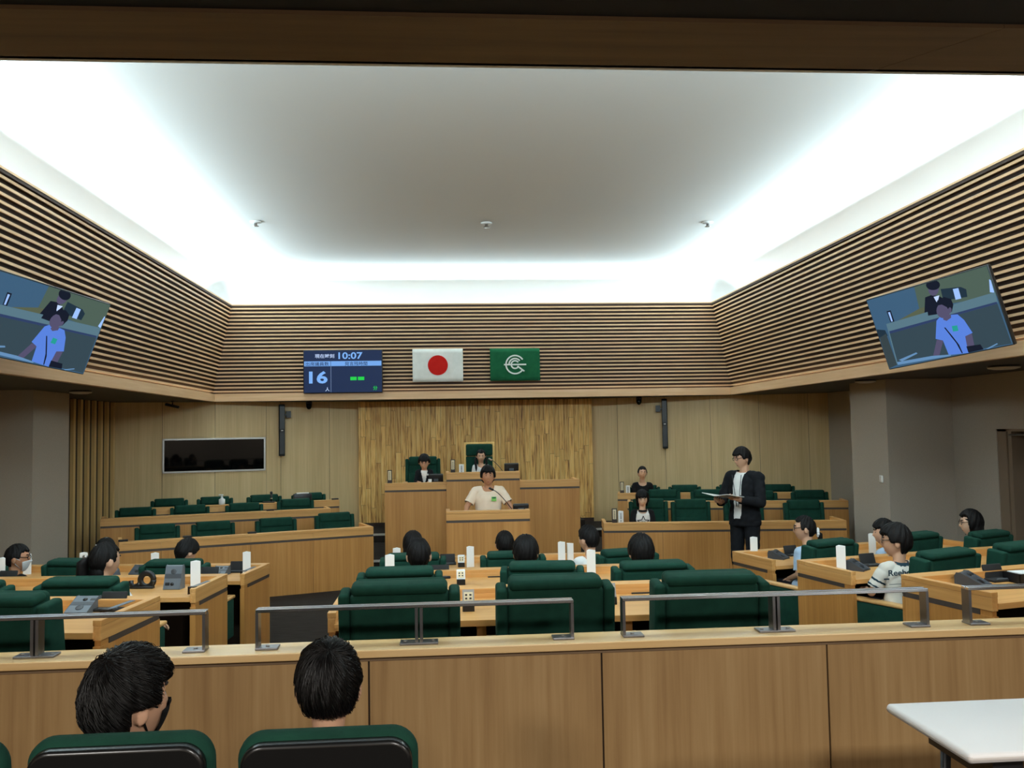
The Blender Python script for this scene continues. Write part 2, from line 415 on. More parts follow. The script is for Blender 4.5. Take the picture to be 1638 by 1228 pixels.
# white vaulted ceiling: flat field with a curved cove all round, springing behind the slats
ZC = 4.86; OFF = .62; RC = .5
x0, x1, y0, y1 = XT[0]-OFF, XT[1]+OFF, YN, DB+OFF
m = MB(); rings = []
HWD = (x1-x0)/2
def vault(ins):
    u = min(1, max(0, (ins-RC)/(HWD-.1-RC))); return ZC+DOME*(1-(1-u)**2)
prof = [(0, 4.2), (0, ZC-RC)]+[(RC*(1-cos(a)), ZC-RC+RC*sin(a)) for a in [pi/2*k/8 for k in range(1, 9)]]
prof += [(ins, vault(ins)) for ins in [RC+(HWD-.1-RC)*k/14 for k in range(1, 15)]]
vs_ = []; NC = 6
def ring(ins):
    r = max(.02, .45-ins); pts = []
    for (cx, cy, a0) in ((x1-ins-r, y1-ins-r, 0), (x0+ins+r, y1-ins-r, pi/2)):
        for k in range(NC+1):
            a = a0+pi/2*k/NC; pts.append((cx+r*cos(a), cy+r*sin(a)))
    return [(x1-ins, y0)]+pts+[(x0+ins, y0)]
n = len(ring(0))
for ins, z in prof:
    vs_ += [(x, y, z) for x, y in ring(ins)]
fs_ = []
for i in range(len(prof)-1):
    for k in range(n-1): fs_.append((i*n+k, i*n+k+1, (i+1)*n+k+1, (i+1)*n+k))
b = (len(prof)-1)*n
fs_.append([b+k for k in range(n)])
m.add(vs_, fs_, 0, False)
for i in range(len(m.sm)-1): m.sm[i] = True
m.sm[-1] = True
struct(m.build('ceiling', M['white']))
# trough floor behind the slats (holds the light strips)
m = MB().box(x0-.02, XT[0]-.07, YN, y1, 4.18, 4.2).box(XT[1]+.07, x1+.02, YN, y1, 4.18, 4.2).box(x0, x1, DB+.07, y1+.02, 4.18, 4.2)
struct(m.build('trim_6', M['white']))

def area(name, loc, rot, sx, sy, power, col):
    l = bpy.data.lights.new(name, 'AREA'); l.shape = 'RECTANGLE'; l.size = sx; l.size_y = sy; l.energy = power; l.color = col
    o = bpy.data.objects.new(name, l); COL.objects.link(o); o.location = loc; o.rotation_euler = rot; return o
COOL = (.71, .92, 1.0)
LY = (YN+DB)/2; LL = DB-YN-.1
# light strips lying in the trough, shining up
area('cove_strip', (XT[0]-.17, LY, 4.355), (pi, radians(TILT), 0), .05, LL, COVE*LL, COOL)
area('cove_strip', (XT[1]+.17, LY, 4.355), (pi, radians(-TILT), 0), .05, LL, COVE*LL, COOL)
area('cove_strip', ((XT[0]+XT[1])/2, DB+.17, 4.355), (pi+radians(TILT), 0, 0), XT[1]-XT[0], .05, COVE*(XT[1]-XT[0]), COOL)
area('cove_strip', ((XT[0]+XT[1])/2, 3.55, 4.33), (pi-radians(TILT), 0, 0), XT[1]-XT[0], .05, COVE*(XT[1]-XT[0])*NEARK, COOL)
for side in (0, 1):
    sg = -1 if side == 0 else 1
    area('foot_strip', (XB[side]+sg*.035, LY, ZS+.004), (pi, 0, 0), .02, LL, WARM*LL, (1, .72, .36))
area('foot_strip', ((XB[0]+XB[1])/2, DB+.035, ZS+.004), (pi, 0, 0), XB[1]-XB[0]-.1, .02, WARM*9*.5, (1, .72, .36))
# ceiling panels that light the public seats
for x in (-2.4, .9, 4.2):
    area('gallery_light', (x, -1.4, 3.49), (0, 0, 0), .6, .6, GAL, (1, .96, .9))
wd = bpy.data.worlds.new('world'); SC.world = wd; wd.use_nodes = True
wd.node_tree.nodes['Background'].inputs[0].default_value = (.02, .02, .02, 1)

# ceiling fittings: three small sprinkler heads, soffit discs
for i, (u, v, lab) in enumerate(((409, 354, 'small white ceiling fitting, leftmost of the three on the white ceiling'), (778, 356, 'small silver ceiling fitting, middle of the three on the white ceiling'), (1132, 355, 'small white ceiling fitting, rightmost of the three on the white ceiling'))):
    z_ = ZC
    for _ in range(8): P = pz(u, v, z_); z_ = vault(min(P.x-x0, x1-P.x, y1-P.y))
    t = thing('sprinkler', lab, 'sprinkler', (P.x, P.y, z_-.004), 0, 'sprinklers on the white ceiling')
    MB().lathe([(.075, 0), (.07, -.012), (.03, -.02)], 16).build('plate', M['white'], t)
    MB().lathe([(.02, -.015), (.02, -.05), (.04, -.055), (.04, -.06)], 12).build('head', M['metal_light'], t)
for (u, v, lab) in ((129, 628.3, 'flat round light under the dark soffit at left, above the grey column'), (1384, 611, 'flat round light under the soffit above the right grey column'), (1606, 589, 'flat round light under the soffit nearest the right edge of the photo')):
    P = pz(u, v, ZF-.03); r = .135 if u != 1606 else .16
    t = thing('ceiling_light', lab, 'ceiling light', (P.x, P.y, ZF), 0, 'round lights under the soffit')
    MB().lathe([(r, 0), (r, -.02)], 24).build('rim', M['black'], t)
    MB().lathe([(r*.98, -.012), (r*.96, -.03), (r*.6, -.042), (.01, -.045)], 24).build('diffuser', M['lamp_disc'], t)

# low wall in front of the public seats, with its cap board
yw = 3.66; m = MB()
js = [-6.0]+[pz_x for pz_x in (py(-135, 1130, yw+.03).x, py(216, 1130, yw+.03).x, py(590.5, 1130, yw+.03).x, py(964, 1130, yw+.03).x, py(1326, 1130, yw+.03).x, py(1690, 1130, yw+.03).x)]+[6.9]
for a, b in zip(js[:-1], js[1:]): m.box(a+.004, b-.004, yw+.03, yw+.1, .45, 1.15)
m.box(-6, 6.9, yw+.04, yw+.16, .0, 1.155, 1)
lw = thing('low_wall', 'long low wooden wall panelled in straight-grained veneer in front of the public seats', 'low wall', (0, 0, 0))
m.build('panelling', [M['low_panel'], M['seam']], lw)
MB().box(-6, 6.9, yw, yw+.19, 1.168, 1.2).build('cap_board', M['cap'], lw, bevel=.004)
MB().box(-6, 6.9, yw+.025, yw+.17, 1.15, 1.169).build('cap_shadow_strip', M['beam'], lw)  # the cap board's shadow, put in as a strip of brown wood

# metal rails on the cap
def rail(lab, x0, x1, posts, h=.165, dbl=()):
    ym = yw+.095
    t = thing('handrail', lab, 'handrail', (0, ym, 1.2), 0, 'metal rails on the low wall')
    MB().box(x0, x1, -.028, -.004, h-.014, h).box(x0, x1, .004, .028, h-.014, h).box(x0+.002, x1-.002, -.01, .01, h-.013, h-.006).build('top_bar', M['rail_lit'], t, bevel=.002)
    for x, kind in posts:
        if kind == 'L': MB().box(x, x+.012, -.028, .028, .008, h-.014).build('post', M['metal'], t); b0, b1 = x, x+.09
        elif kind == 'R': MB().box(x-.012, x, -.028, .028, .008, h-.014).build('post', M['metal'], t); b0, b1 = x-.09, x
        else:
            MB().box(x-.016, x-.004, -.028, .028, .008, h-.014).box(x+.004, x+.016, -.028, .028, .008, h-.014).build('post', M['metal'], t); b0, b1 = x-.08, x+.08
        p = MB().box(b0, b1, -.036, .036, 0, .009).build('base_plate', M['metal'], t, bevel=.002)
        q = MB()
        for sx in ((b0+.022, b1-.022) if kind == 'M' else (((b0+b1)/2,))): q.lathe([(.008, .009), (.008, .012)], 10, mat=Matrix.Translation((sx, 0, 0)))
        q.build('screw', M['metal_light'], p)
    return t
def rx(u, v): return pz(u, v, 1.2).x
ra, rb = rx(332, 1040), rx(412, 1036)
rail('grey metal handrail running off the left edge of the low wall', -3.4, rx(330, 1041), [(rx(66, 1046), 'M'), (rx(330, 1041), 'R')])
rail('grey metal handrail on the middle of the low wall, above the boy with short hair', rx(411, 1037), rx(916, 1018), [(rx(411, 1037), 'L'), (rx(671, 1025), 'M'), (rx(916, 1018), 'R')])
rail('grey metal handrail on the low wall in front of the chair right of centre', rx(994, 1016), rx(1477, 998), [(rx(994, 1016), 'L'), (rx(1237, 1007), 'M'), (rx(1477, 998), 'R')])
rail('grey metal handrail running off the right edge of the low wall', rx(1541, 996), 4.6, [(rx(1541, 996), 'L'), (3.9, 'M')])

# wall things
wp0, wp1 = on_line(260, 728, LA, LB), on_line(424.5, 725, LA, LB)
ang = atan2(LB[1]-LA[1], LB[0]-LA[0]); wl = (wp1-wp0).length
zt = (on_line(260, 702, LA, LB).z+on_line(424, 699, LA, LB).z)/2; zb = (on_line(260, 757, LA, LB).z+on_line(424, 752, LA, LB).z)/2
t = bpy.data.objects.new('window_1', None); COL.objects.link(t); t.location = (wp0.x, wp0.y, 0); t.rotation_euler = (0, 0, ang); struct(t)
fr = .028
MB().box(0, wl, -.03, .02, zb, zb+fr).box(0, wl, -.03, .02, zt-fr, zt).box(0, fr, -.03, .02, zb, zt).box(wl-fr, wl, -.03, .02, zb, zt).build('window_frame', M['metal_light'], t)
MB().box(fr, wl-fr, -.012, -.004, zb+fr, zt-fr).build('window_glass', M['dark_glass'], t)

def wall_speaker(lab, u, v0, v1, A, B, brk):
    P0 = on_line(u, v0, A, B); P1 = on_line(u, v1, A, B); a = atan2(B[1]-A[1], B[0]-A[0])
    n = Vector((sin(a), -cos(a), 0))
    P = Vector((P0.x, P0.y, 0))+n*.12
    t = thing('wall_speaker', lab, 'speaker', (P.x, P.y, P1.z), a, 'column speakers on the timber wall')
    H = P0.z-P1.z
    MB().rbox(-.05, .05, -.06, .05, 0, H, .012, 2).build('cabinet', M['black_soft'], t)
    MB().box(-.04, .04, -.063, -.06, .04, H*.46).box(-.04, .04, -.063, -.06, H*.52, H-.04).build('grille', M['black'], t)
    MB().box(-.018, .018, -.064, -.06, H*.485, H*.5).build('badge', M['metal_light'], t)
    MB().box(min(brk, 0), max(brk, 0), .0, .03, H-.2, H-.17).box(brk-.04, brk+.04, -.02, .1, H-.24, H-.12).build('bracket', M['black'], t)
wall_speaker('tall narrow black speaker on the left timber wall, right of the dark window', 449.5, 647, 729, LA, LB, .12)
wall_speaker('tall narrow black speaker on the right timber wall', 1062.5, 638, 717, RA, RB, -.12)
for u, v, A, B, lab in ((499, 650, LA, LB, 'black dome camera under the soffit, right of the left wall speaker'), (1015.5, 643, RA, RB, 'black dome camera under the soffit, left of the right wall speaker')):
    P = on_line(u, v, A, B); P = Vector((P.x, P.y-.35, ZF))
    t = thing('dome_camera', lab, 'camera', P, 0, 'dome cameras')
    MB().lathe([(.055, 0), (.055, -.05)], 16).build('collar', M['black'], t)
    MB().lathe([(.05, -.05), (.05, -.1), (.035, -.135), (.008, -.15)], 16).build('dome', M['dark_glass'], t)
P = py(276, 650, 14.9)
t = thing('spot_camera', 'small black bracket camera hanging from the soffit above the dark window', 'camera', (P.x, P.y, ZF))
MB().lathe([(.03, 0), (.03, -.012), (.01, -.015), (.01, -.07)], 10).build('stem', M['black'], t)
MB().rbox(-.1, .13, -.03, .03, -.105, -.06, .012, 2, mat=Matrix.Rotation(radians(14), 4, 'Y')).build('body', M['black'], t)
d_ = ray(1411, 766); P = EYE+d_*(5.78/d_.x)
t = thing('wall_switch', 'small white switch plate on the right grey column', 'switch', (5.78, P.y, P.z), -pi/2)
MB().rbox(-.045, .045, -.018, 0, -.05, .05, .006, 2).build('plate', M['switch'], t)
MB().box(-.016, .016, -.023, -.017, -.03, .03).build('rocker', M['switch'], t)

# ------------------------------------------------------------------ text, screens, flags
_txt = {}
def text(body, h, mat, parent, name, loc, rot=(0, 0, 0), align='CENTER', width=None, bold=0.0, depth=.0008):
    """lettering as a mesh of its own, its capital height about h"""
    cu = bpy.data.curves.new('lettering', 'FONT'); cu.body = body; cu.size = 1; cu.align_x = 'LEFT'; cu.offset = bold; cu.extrude = .01; cu.resolution_u = 3
    to = bpy.data.objects.new('lettering', cu); COL.objects.link(to)
    bpy.context.view_layer.update()
    dg = bpy.context.evaluated_depsgraph_get(); me = bpy.data.meshes.new_from_object(to.evaluated_get(dg)); bpy.data.objects.remove(to)
    n = len(me.vertices); co = np.empty(n*3, 'f'); me.vertices.foreach_get('co', co); co = co.reshape(-1, 3)
    lo, hi = co.min(0), co.max(0); s = h/(hi[1]-lo[1]); sx = s if width is None else width/(hi[0]-lo[0])
    ax = {'CENTER': (lo[0]+hi[0])/2, 'LEFT': lo[0]}[align]
    co = np.stack([(co[:, 0]-ax)*sx, (co[:, 1]-(lo[1]+hi[1])/2)*s, co[:, 2]/.01*depth], 1)
    me.vertices.foreach_set('co', co.ravel().astype('f')); me.materials.clear(); me.materials.append(mat); me.update()
    o = bpy.data.objects.new(name, me); COL.objects.link(o); o.parent = parent; o.location = loc; o.rotation_euler = rot
    return o

E_ = {k: emit('screen_'+k, c, s) for k, c, s in (
    ('navy', (28, 42, 74), 1), ('pale', (120, 170, 235), 1), ('bar', (110, 160, 225), 1), ('dkblue', (30, 46, 82), 1), ('green', (30, 200, 70), 1), ('white', (185, 205, 240), 1), ('line', (120, 140, 175), 1))}

# status board on the slatted wall
YB = DB-.09
p00, p11 = py(485, 560, YB), py(612, 627.5, YB)
W, H = p11.x-p00.x, p00.z-p11.z
bd = thing('status_board', 'wide dark blue status display with clock and counts on the slatted wall', 'display board', ((p00.x+p11.x)/2, YB, (p00.z+p11.z)/2))
MB().rbox(-W/2, W/2, 0, .08, -H/2, H/2, .008, 2).build('casing', M['black'], bd)
sc_ = MB().box(-W/2+.012, W/2-.012, -.003, .001, -H/2+.012, H/2-.012).build('screen', E_['navy'], bd)
def bx(x): return -W/2+(x-55)/(553-55)*W
def bz(y): return H/2-(y-76)/(340-76)*H
def pane(x0, x1, y0, y1, k, name, dy=-.005): MB().box(bx(x0), bx(x1), dy, -.002, bz(y1), bz(y0)).build(name, E_[k], sc_)
pane(61, 547, 145, 175, 'bar', 'header_bar'); pane(227, 229.5, 175, 334, 'line', 'divider'); pane(226, 228.5, 145, 175, 'navy', 'divider', -.006)
pane(350, 390, 242, 263, 'green', 'dash'); pane(398, 438, 242, 263, 'green', 'dash')
RX = (pi/2, 0, 0)
def btext(s, x, y, h, k, w=None, bold=0): text(s, h/(340-76)*H, E_[k], sc_, 'lettering', (bx(x), -.0062, bz(y)), RX, 'CENTER', None if w is None else w/(553-55)*W, bold)
btext('現在時刻', 189, 113, 25, 'white', 121, .012); btext('10:07', 352, 112, 42, 'pale', 152, .02)
btext('出席議員数', 143, 161, 24, 'dkblue', 146, .008); btext('発言残時間', 387, 161, 24, 'dkblue', 142, .008)
btext('16', 149, 243, 76, 'pale', 116, .03); btext('人', 206, 316, 25, 'white', None, .01); btext('分', 507, 312, 26, 'green', None, .01)

# flags
def flag(lab, u0, v0, u1, v1, mat, group='flags on the slatted wall'):
    Y = DB-.05; a, b = py(u0, v0, Y), py(u1, v1, Y); W, H = b.x-a.x, a.z-b.z
    t = thing('wall_flag', lab, 'flag', ((a.x+b.x)/2, Y, (a.z+b.z)/2), 0, group)
    m = MB(); n = 24
    vs = []; fs = []
    for j in range(9):
        for i in range(n+1): vs.append((-W/2+W*i/n, -.012+.004*sin(i*.9)+.003*sin(j*1.3+i*.4), -H/2+H*j/8))
    for j in range(8):
        for i in range(n): a_ = j*(n+1)+i; fs.append((a_, a_+1, a_+n+2, a_+n+1))
    m.add(vs, fs, 0, True); o = m.build('cloth', M[mat], t)
    so = o.modifiers.new('thickness', 'SOLIDIFY'); so.thickness = .004; so.offset = -1
    MB().box(-W/2, W/2, .004, .02, H/2-.02, H/2).build('batten', M['black_board'], t)
    return t, W, H
t, W, H = flag('white national flag with a red disc on the slatted wall', 659.7, 558.2, 741, 610, 'flag_white')
m = MB(); k = 48; r = 63/3.9/81.3*W
m.add([(r*cos(2*pi*i/k), -.0215, r*sin(2*pi*i/k)) for i in range(k)]+[(r*cos(2*pi*i/k), -.014, r*sin(2*pi*i/k)) for i in range(k)],
      [list(range(k))]+[(i, k+i, k+(i+1) % k, (i+1) % k) for i in range(k)])
m.build('red_disc', M['flag_red'], t)
t, W, H = flag('green flag with a white arc emblem on the slatted wall', 783.5, 557.5, 864, 608.5, 'flag_green')
m = MB(); s = W/313.0
def arc(r, a0, a1, w=9):
    n = 24; vs = []; fs = []
    for i in range(n+1):
        a = radians(a0+(a1-a0)*i/n)
        for rr, y in ((r-w/2, -.0215), (r+w/2, -.0215), (r-w/2, -.014), (r+w/2, -.014)): vs.append((rr*cos(a)*s, y, rr*sin(a)*s))
    for i in range(n):
        q = i*4; fs += [(q, q+1, q+5, q+4), (q+2, q, q+4, q+6), (q+1, q+3, q+7, q+5)]
    m.add(vs, fs)
arc(57, 33, 322); arc(38, 38, 182); arc(24, 35, 318)
m.box(-70*s, 70*s, -.0222, -.014, -4.5*s, 4.5*s)
m.box(-27*s, 27*s, -.0218, -.014, -4.5*s, 4.5*s, 0, Matrix.Translation((36*s, 0, -26*s)) @ Matrix.Rotation(radians(38), 4, 'Y'))
m.build('emblem', M['flag_mark'], t)

# the two big screens: one live picture
PIC = [('c0', [(255, 432), (1305, 112), (1555, 800), (460, 1038)]),
       ('c1', [(670, 300), (1305, 112), (1400, 370), (720, 500)]),                                   # timber behind
       ('c2', [(540, 600), (720, 495), (890, 440), (900, 545), (560, 615)]),
       ('c3', [(905, 320), (1080, 298), (1130, 318), (1142, 385), (1000, 410), (930, 420)]),            # chair
       ('c4', [(770, 395), (830, 372), (900, 385), (955, 420), (960, 520), (765, 562)]),            # suit
       ('white', [(845, 390), (895, 375), (880, 440), (868, 430)]),
       ('c5', 'e', (843, 322, 46, 58)), ('c4', 'e', (838, 285, 62, 45)),
       ('c6', [(1330, 228), (1345, 235), (1380, 345), (1340, 342)]),
       ('c7', [(428, 636), (1384, 340), (1412, 430), (457, 708)]), ('c8', [(455, 700), (1402, 424), (1408, 442), (462, 722)]),
       ('c9', [(462, 722), (1410, 442), (1545, 795), (535, 985)]), ('c7', [(430, 636), (440, 640), (540, 1005), (524, 985)]),
       ('c4', [(432, 522), (468, 513), (503, 612), (468, 620)]), ('c6', [(445, 532), (462, 528), (488, 610), (475, 614)]),
       ('c3', [(345, 685), (420, 690), (445, 740), (365, 760)]), ('c10', [(372, 760), (430, 720), (530, 1000), (460, 1035)]),
       ('c6', [(1014, 318), (1062, 308), (1090, 400), (1040, 412)]),
       ('c4', [(788, 470), (868, 455), (890, 540), (800, 556)]),
       ('c5', [(880, 770), (940, 770), (905, 915), (850, 915)]), ('c5', [(1125, 725), (1190, 706), (1215, 815), (1150, 825)]),
       ('c11', [(875, 600), (905, 565), (960, 590), (1010, 545), (1060, 540), (1120, 590), (1197, 703), (1132, 735), (1150, 820), (1170, 885), (990, 905), (935, 775), (870, 762)]),
       ('c5', [(935, 560), (1000, 540), (1005, 570), (965, 600), (935, 590)]),
       ('c5', 'e', (935, 508, 62, 68)), ('c4', [(868, 470), (880, 420), (940, 388), (1000, 405), (1022, 455), (1010, 520), (985, 510), (965, 478), (920, 455), (890, 462)]), ('c5', 'e', (992, 505, 16, 26)),
       ('c12', [(1012, 645), (1060, 638), (1072, 686), (1024, 694)]),
       ('c4', [(944, 660), (955, 658), (1020, 735), (1080, 810), (1115, 885), (1106, 888), (1070, 815), (1010, 742)]),
       ('c13', [(545, 955), (700, 885), (712, 895), (575, 968)]), ('c13', [(530, 975), (840, 915), (1010, 900), (1010, 912), (540, 1000)]),
       ('c4', [(1145, 825), (1270, 805), (1300, 850), (1165, 882)]), ('c13', [(1320, 845), (1418, 792), (1425, 800), (1345, 850)])]
PC = {'c0': (58, 90, 118), 'c1': (74, 92, 82), 'c2': (84, 92, 72), 'c3': (30, 48, 62), 'c4': (18, 24, 40), 'c5': (80, 76, 104), 'c6': (150, 185, 240), 'c7': (84, 114, 128), 'c8': (44, 60, 96), 'c9': (50, 68, 78),
      'c10': (52, 64, 68), 'c11': (84, 124, 212), 'c12': (34, 150, 140), 'c13': (96, 136, 176)}
for k, c in PC.items(): E_[k] = emit('picture_'+k, c, 1.0)
src = [(255, 432), (1305, 112), (1555, 800), (460, 1038)]; dst = [(0, 0), (1, 0), (1, 1), (0, 1)]
A_ = []; b_ = []
for (x, y), (u, v) in zip(src, dst):
    A_ += [[x, y, 1, 0, 0, 0, -u*x, -u*y], [0, 0, 0, x, y, 1, -v*x, -v*y]]; b_ += [u, v]
hh = np.linalg.solve(np.array(A_, float), np.array(b_, float))
def homo(x, y):
    d = hh[6]*x+hh[7]*y+1; return ((hh[0]*x+hh[1]*y+hh[2])/d, (hh[3]*x+hh[4]*y+hh[5])/d)
def tv(lab, c, right, back, up, wall_x):
    w, h = 1.28, .7205
    Mx = Matrix(((right[0], back[0], up[0], c[0]), (right[1], back[1], up[1], c[1]), (right[2], back[2], up[2], c[2]), (0, 0, 0, 1)))
    t = bpy.data.objects.new('wall_monitor', None); COL.objects.link(t); t.matrix_world = Mx
    tag(t, lab, 'monitor', 'large monitors on the slatted side walls')
    MB().rbox(-w/2, w/2, .0, .045, -h/2, h/2, .006, 2).build('casing', M['black'], t)
    sc = MB().box(-w/2+.008, w/2-.008, -.003, .001, -h/2+.008, h/2-.008).build('screen', E_['c9'], t)
    m = MB(); keys = []
    W2, H2 = w-.02, h-.02
    for li, pc in enumerate(PIC):
        k = pc[0]
        if k not in keys: keys.append(k)
        if pc[1] == 'e':
            cx, cy, rx_, ry_ = pc[2]; pts = [(cx+rx_*cos(2*pi*i/18), cy+ry_*sin(2*pi*i/18)) for i in range(18)]
        else: pts = pc[1]
        q = [homo(*p) for p in pts]; y = -.0035-.00018*li
        bm = bmesh.new(); vv = [bm.verts.new(((min(max(a, 0), 1)-.5)*W2, y, (.5-min(max(b, 0), 1))*H2)) for a, b in q]
        try:
            f = bm.faces.new(vv); bmesh.ops.triangulate(bm, faces=[f]); bm.verts.index_update()
            bm.normal_update()
            fl = [[x.index for x in f.verts] if f.normal.y < 0 else [x.index for x in f.verts][::-1] for f in bm.faces]
            m.add([v.co for v in bm.verts], fl, keys.index(k))
        except ValueError: pass
        bm.free()
    m.build('live_picture', [E_[k] for k in keys], sc)
    # arm from the casing back to the slatted wall
    inv = Mx.inverted(); B = inv @ Vector((wall_x, c[1]+.25, c[2]))
    MB().tube([(0, .04, 0), tuple(B)], .03, 8).box(-.2, .2, .04, .06, -.15, .15).build('wall_arm', M['black'], t)
tv('large tilted monitor on the left slatted wall showing the boy speaking', (-3.551, 8.003, 3.090), (.386, .917, -.101), (-.846, .396, .358), (.368, -.052, .928), -3.99)
tv('large tilted monitor on the right slatted wall showing the boy speaking', (4.470, 7.638, 3.028), (.388, -.916, .096), (.870, .399, .291), (-.305, -.030, .952), 5.17)

# ------------------------------------------------------------------ desks
def desk(name, lab, cat, A, B, z0, zt, depth=.70, group=None, seams=(), rim=.12, grooves=True, ends=(1, 1), posts=(), band=.105):
    """A -> B: outer top edge of the front; the sitter is on its left"""
    A = Vector(A[:2]); B = Vector(B[:2]); d = B-A; L = d.length; ang = atan2(d.y, d.x); h = zt-z0; hs = h-.06
    t = thing(name, lab, cat, (A.x, A.y, z0), ang, group)
    gl = h-band-.03
    xs = [0]+list(seams)+[L]
    m = MB()
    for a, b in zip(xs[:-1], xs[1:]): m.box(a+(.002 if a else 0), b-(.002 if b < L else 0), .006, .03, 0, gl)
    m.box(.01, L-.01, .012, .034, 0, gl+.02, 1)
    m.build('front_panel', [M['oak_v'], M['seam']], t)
    m = MB()
    for a, b in zip(xs[:-1], xs[1:]): m.box(a+(.001 if a else 0), b-(.001 if b < L else 0), .003, .03, h-band, h-.03)
    m.build('top_band', M['oak_h'], t)
    if grooves: MB().box(.002, L-.002, .010, .03, gl, h-band).build('groove_strip', M['groove'], t)
    MB().box(0, L, 0, rim, h-.029, h).box(.03, L-.03, .03, rim, hs-.01, h-.028).build('rim_board', M['oak_h'], t, bevel=.003)
    MB().box(.035, L-.035, rim-.02, depth, hs-.034, hs).build('worktop', M['oak_h'], t, bevel=.002)
    for e, s in ((0, ends[0]), (1, ends[1])):
        if not s: continue
        x0_, x1_ = (0, .04) if e == 0 else (L-.04, L)
        y0_ = .031
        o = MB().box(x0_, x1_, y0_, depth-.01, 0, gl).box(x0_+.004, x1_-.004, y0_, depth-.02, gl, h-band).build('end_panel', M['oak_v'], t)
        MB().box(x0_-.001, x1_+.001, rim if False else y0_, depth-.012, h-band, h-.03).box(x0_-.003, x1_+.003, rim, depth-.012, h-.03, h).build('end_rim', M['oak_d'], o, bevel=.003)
        xg = (-.0012, .01) if e == 0 else (L-.01, L+.0012)
        MB().box(xg[0], xg[1], .035, depth-.1, gl, h-band).build('groove_strip', M['groove'], o)
    for x in posts: MB().box(x-.025, x+.025, depth-.16, depth-.08, 0, hs-.034).build('leg', M['oak_v'], t)
    return t

ZL = {1: 1.146, 2: .97, 3: .82}; Z0 = {1: .326, 2: .15, 3: 0.0}
GC = 'long council desks'
# centre block: near, middle, far
for r, yf, lab in ((1, 5.43, 'long wooden council desk in the centre block nearest the low wall'), (2, 7.28, 'long wooden council desk in the centre block, second row from the low wall'), (3, 9.1, 'long wooden council desk in the centre block nearest the speaking stand')):
    desk('council_desk', lab, 'desk', (1.78, yf), (-.63, yf), Z0[r], ZL[r], .72, GC, posts=(.8, 1.6), ends=(1, 1))
LE = {1: ((-1.70, 5.40), 7), 2: ((-1.78, 7.34), 5.5), 3: ((-1.76, 8.95), 8)}
RE = {1: ((2.84, 5.36), 14), 2: ((2.92, 7.21), 13), 3: ((2.92, 8.88), 14)}
rown = {1: 'nearest the low wall', 2: 'in the second row', 3: 'in the row farthest from the low wall'}
for r in (1, 2, 3):
    P, a = LE[r]; a = radians(a); Lr = {1: 2.6, 2: 2.6, 3: 2.6}[r]
    desk('council_desk', 'wooden council desk of the left block %s' % rown[r], 'desk', P, (P[0]-Lr*cos(a), P[1]+Lr*sin(a)), Z0[r], ZL[r], .70, GC, posts=(.85, 1.7))
    P, a = RE[r]; a = radians(a); Lr = 2.6
    desk('council_desk', 'wooden council desk of the right block %s' % rown[r], 'desk', (P[0]+Lr*cos(a), P[1]+Lr*sin(a)), P, Z0[r], ZL[r], .70, GC, posts=(.85, 1.7))

# officials' benches facing the members
XZ = {1: 0.0, 2: .13, 3: .18}
LX = {1: ((-3.97, 11.04), (-1.00, 12.16)), 2: ((-4.87, 12.83), (-1.78, 13.77)), 3: ((-4.9, 13.84), (-1.78, 14.85))}
RXX = {1: ((2.13, 11.87), (5.35, 11.46)), 2: ((2.85, 13.74), (6.11, 13.0)), 3: ((2.93, 14.93), (6.3, 14.1))}
GX = 'benches facing the members'
def xdesk(A, B, z0, zt, lab, us, dep=.62):
    L = (Vector(A)-Vector(B)).length
    ss = [max(.1, min(L-.1, (on_line(u, 850, A, B).xy-Vector(A)).length)) for u in us]
    return desk('officials_bench', lab, 'desk', A, B, z0, zt, dep, GX, seams=ss)
on = {1: 'front', 2: 'middle', 3: 'back'}
for r, us in ((1, (258, 401, 501)), (2, (258, 354, 443)), (3, (350, 450))):
    xdesk(*LX[r], XZ[r] if r == 1 else .0, {1: .82, 2: .95, 3: 1.0}[r], 'wooden bench in the %s row left of the dais, facing the members' % on[r], us, .62 if r == 1 else .45)
for r, us in ((1, (1060, 1166, 1270)), (2, (1150, 1250)), (3, (1100, 1200))):
    xdesk(*RXX[r], XZ[r] if r == 1 else .0, {1: .82, 2: .95, 3: 1.0}[r], 'wooden bench in the %s row right of the dais, facing the members' % on[r], us, .62 if r == 1 else .45)
# low tiers under the second and third rows
for S, nm in ((LX, 'floor_left_tier'), (RXX, 'floor_right_tier')):
    m = MB()
    for r in (2, 3):
        A, B = Vector(S[r][0]), Vector(S[r][1]); d = (B-A).normalized(); n = Vector((-d.y, d.x)); A = A+n*.06+d*.045; B = B+n*.06-d*.045
        w_ = .86 if r == 2 else 1.25
        m.prism([tuple(A), tuple(B), tuple(B+n*w_), tuple(A+n*w_)], 0, XZ[r])
    struct(m.build(nm, M['carpet']))

# the dais: three desks, the middle one higher; and the speaking stand
def fx(u, v, Y): return py(u, v, Y).x
yd = 13.25
a0, a1, a2, a3 = fx(615.5, 800, yd), fx(714.3, 790, yd), fx(831.5, 790, yd), fx(927.5, 790, yd)
zl, zc, zr = py(665, 772, yd).z, py(772, 754.8, yd-.06).z, py(880, 767.3, yd).z
desk('dais_desk', 'tall wooden desk on the dais at left, where the man in the dark jacket sits', 'desk', (a0, yd), (a1-.002, yd), .25, zl, .6, 'desks of the dais')
desk('dais_desk', 'highest wooden desk of the dais, in the middle in front of the tall chair', 'desk', (a1, yd-.05), (a2, yd-.05), .25, zc, .62, 'desks of the dais')
desk('dais_desk', 'tall wooden desk on the dais at right with nobody behind it', 'desk', (a2+.002, yd), (a3, yd), .25, zr, .6, 'desks of the dais')
yl = 10.4; b0, b1 = fx(714.3, 850, yl), fx(848.3, 850, yl); zlec = py(781, 816.6, yl).z
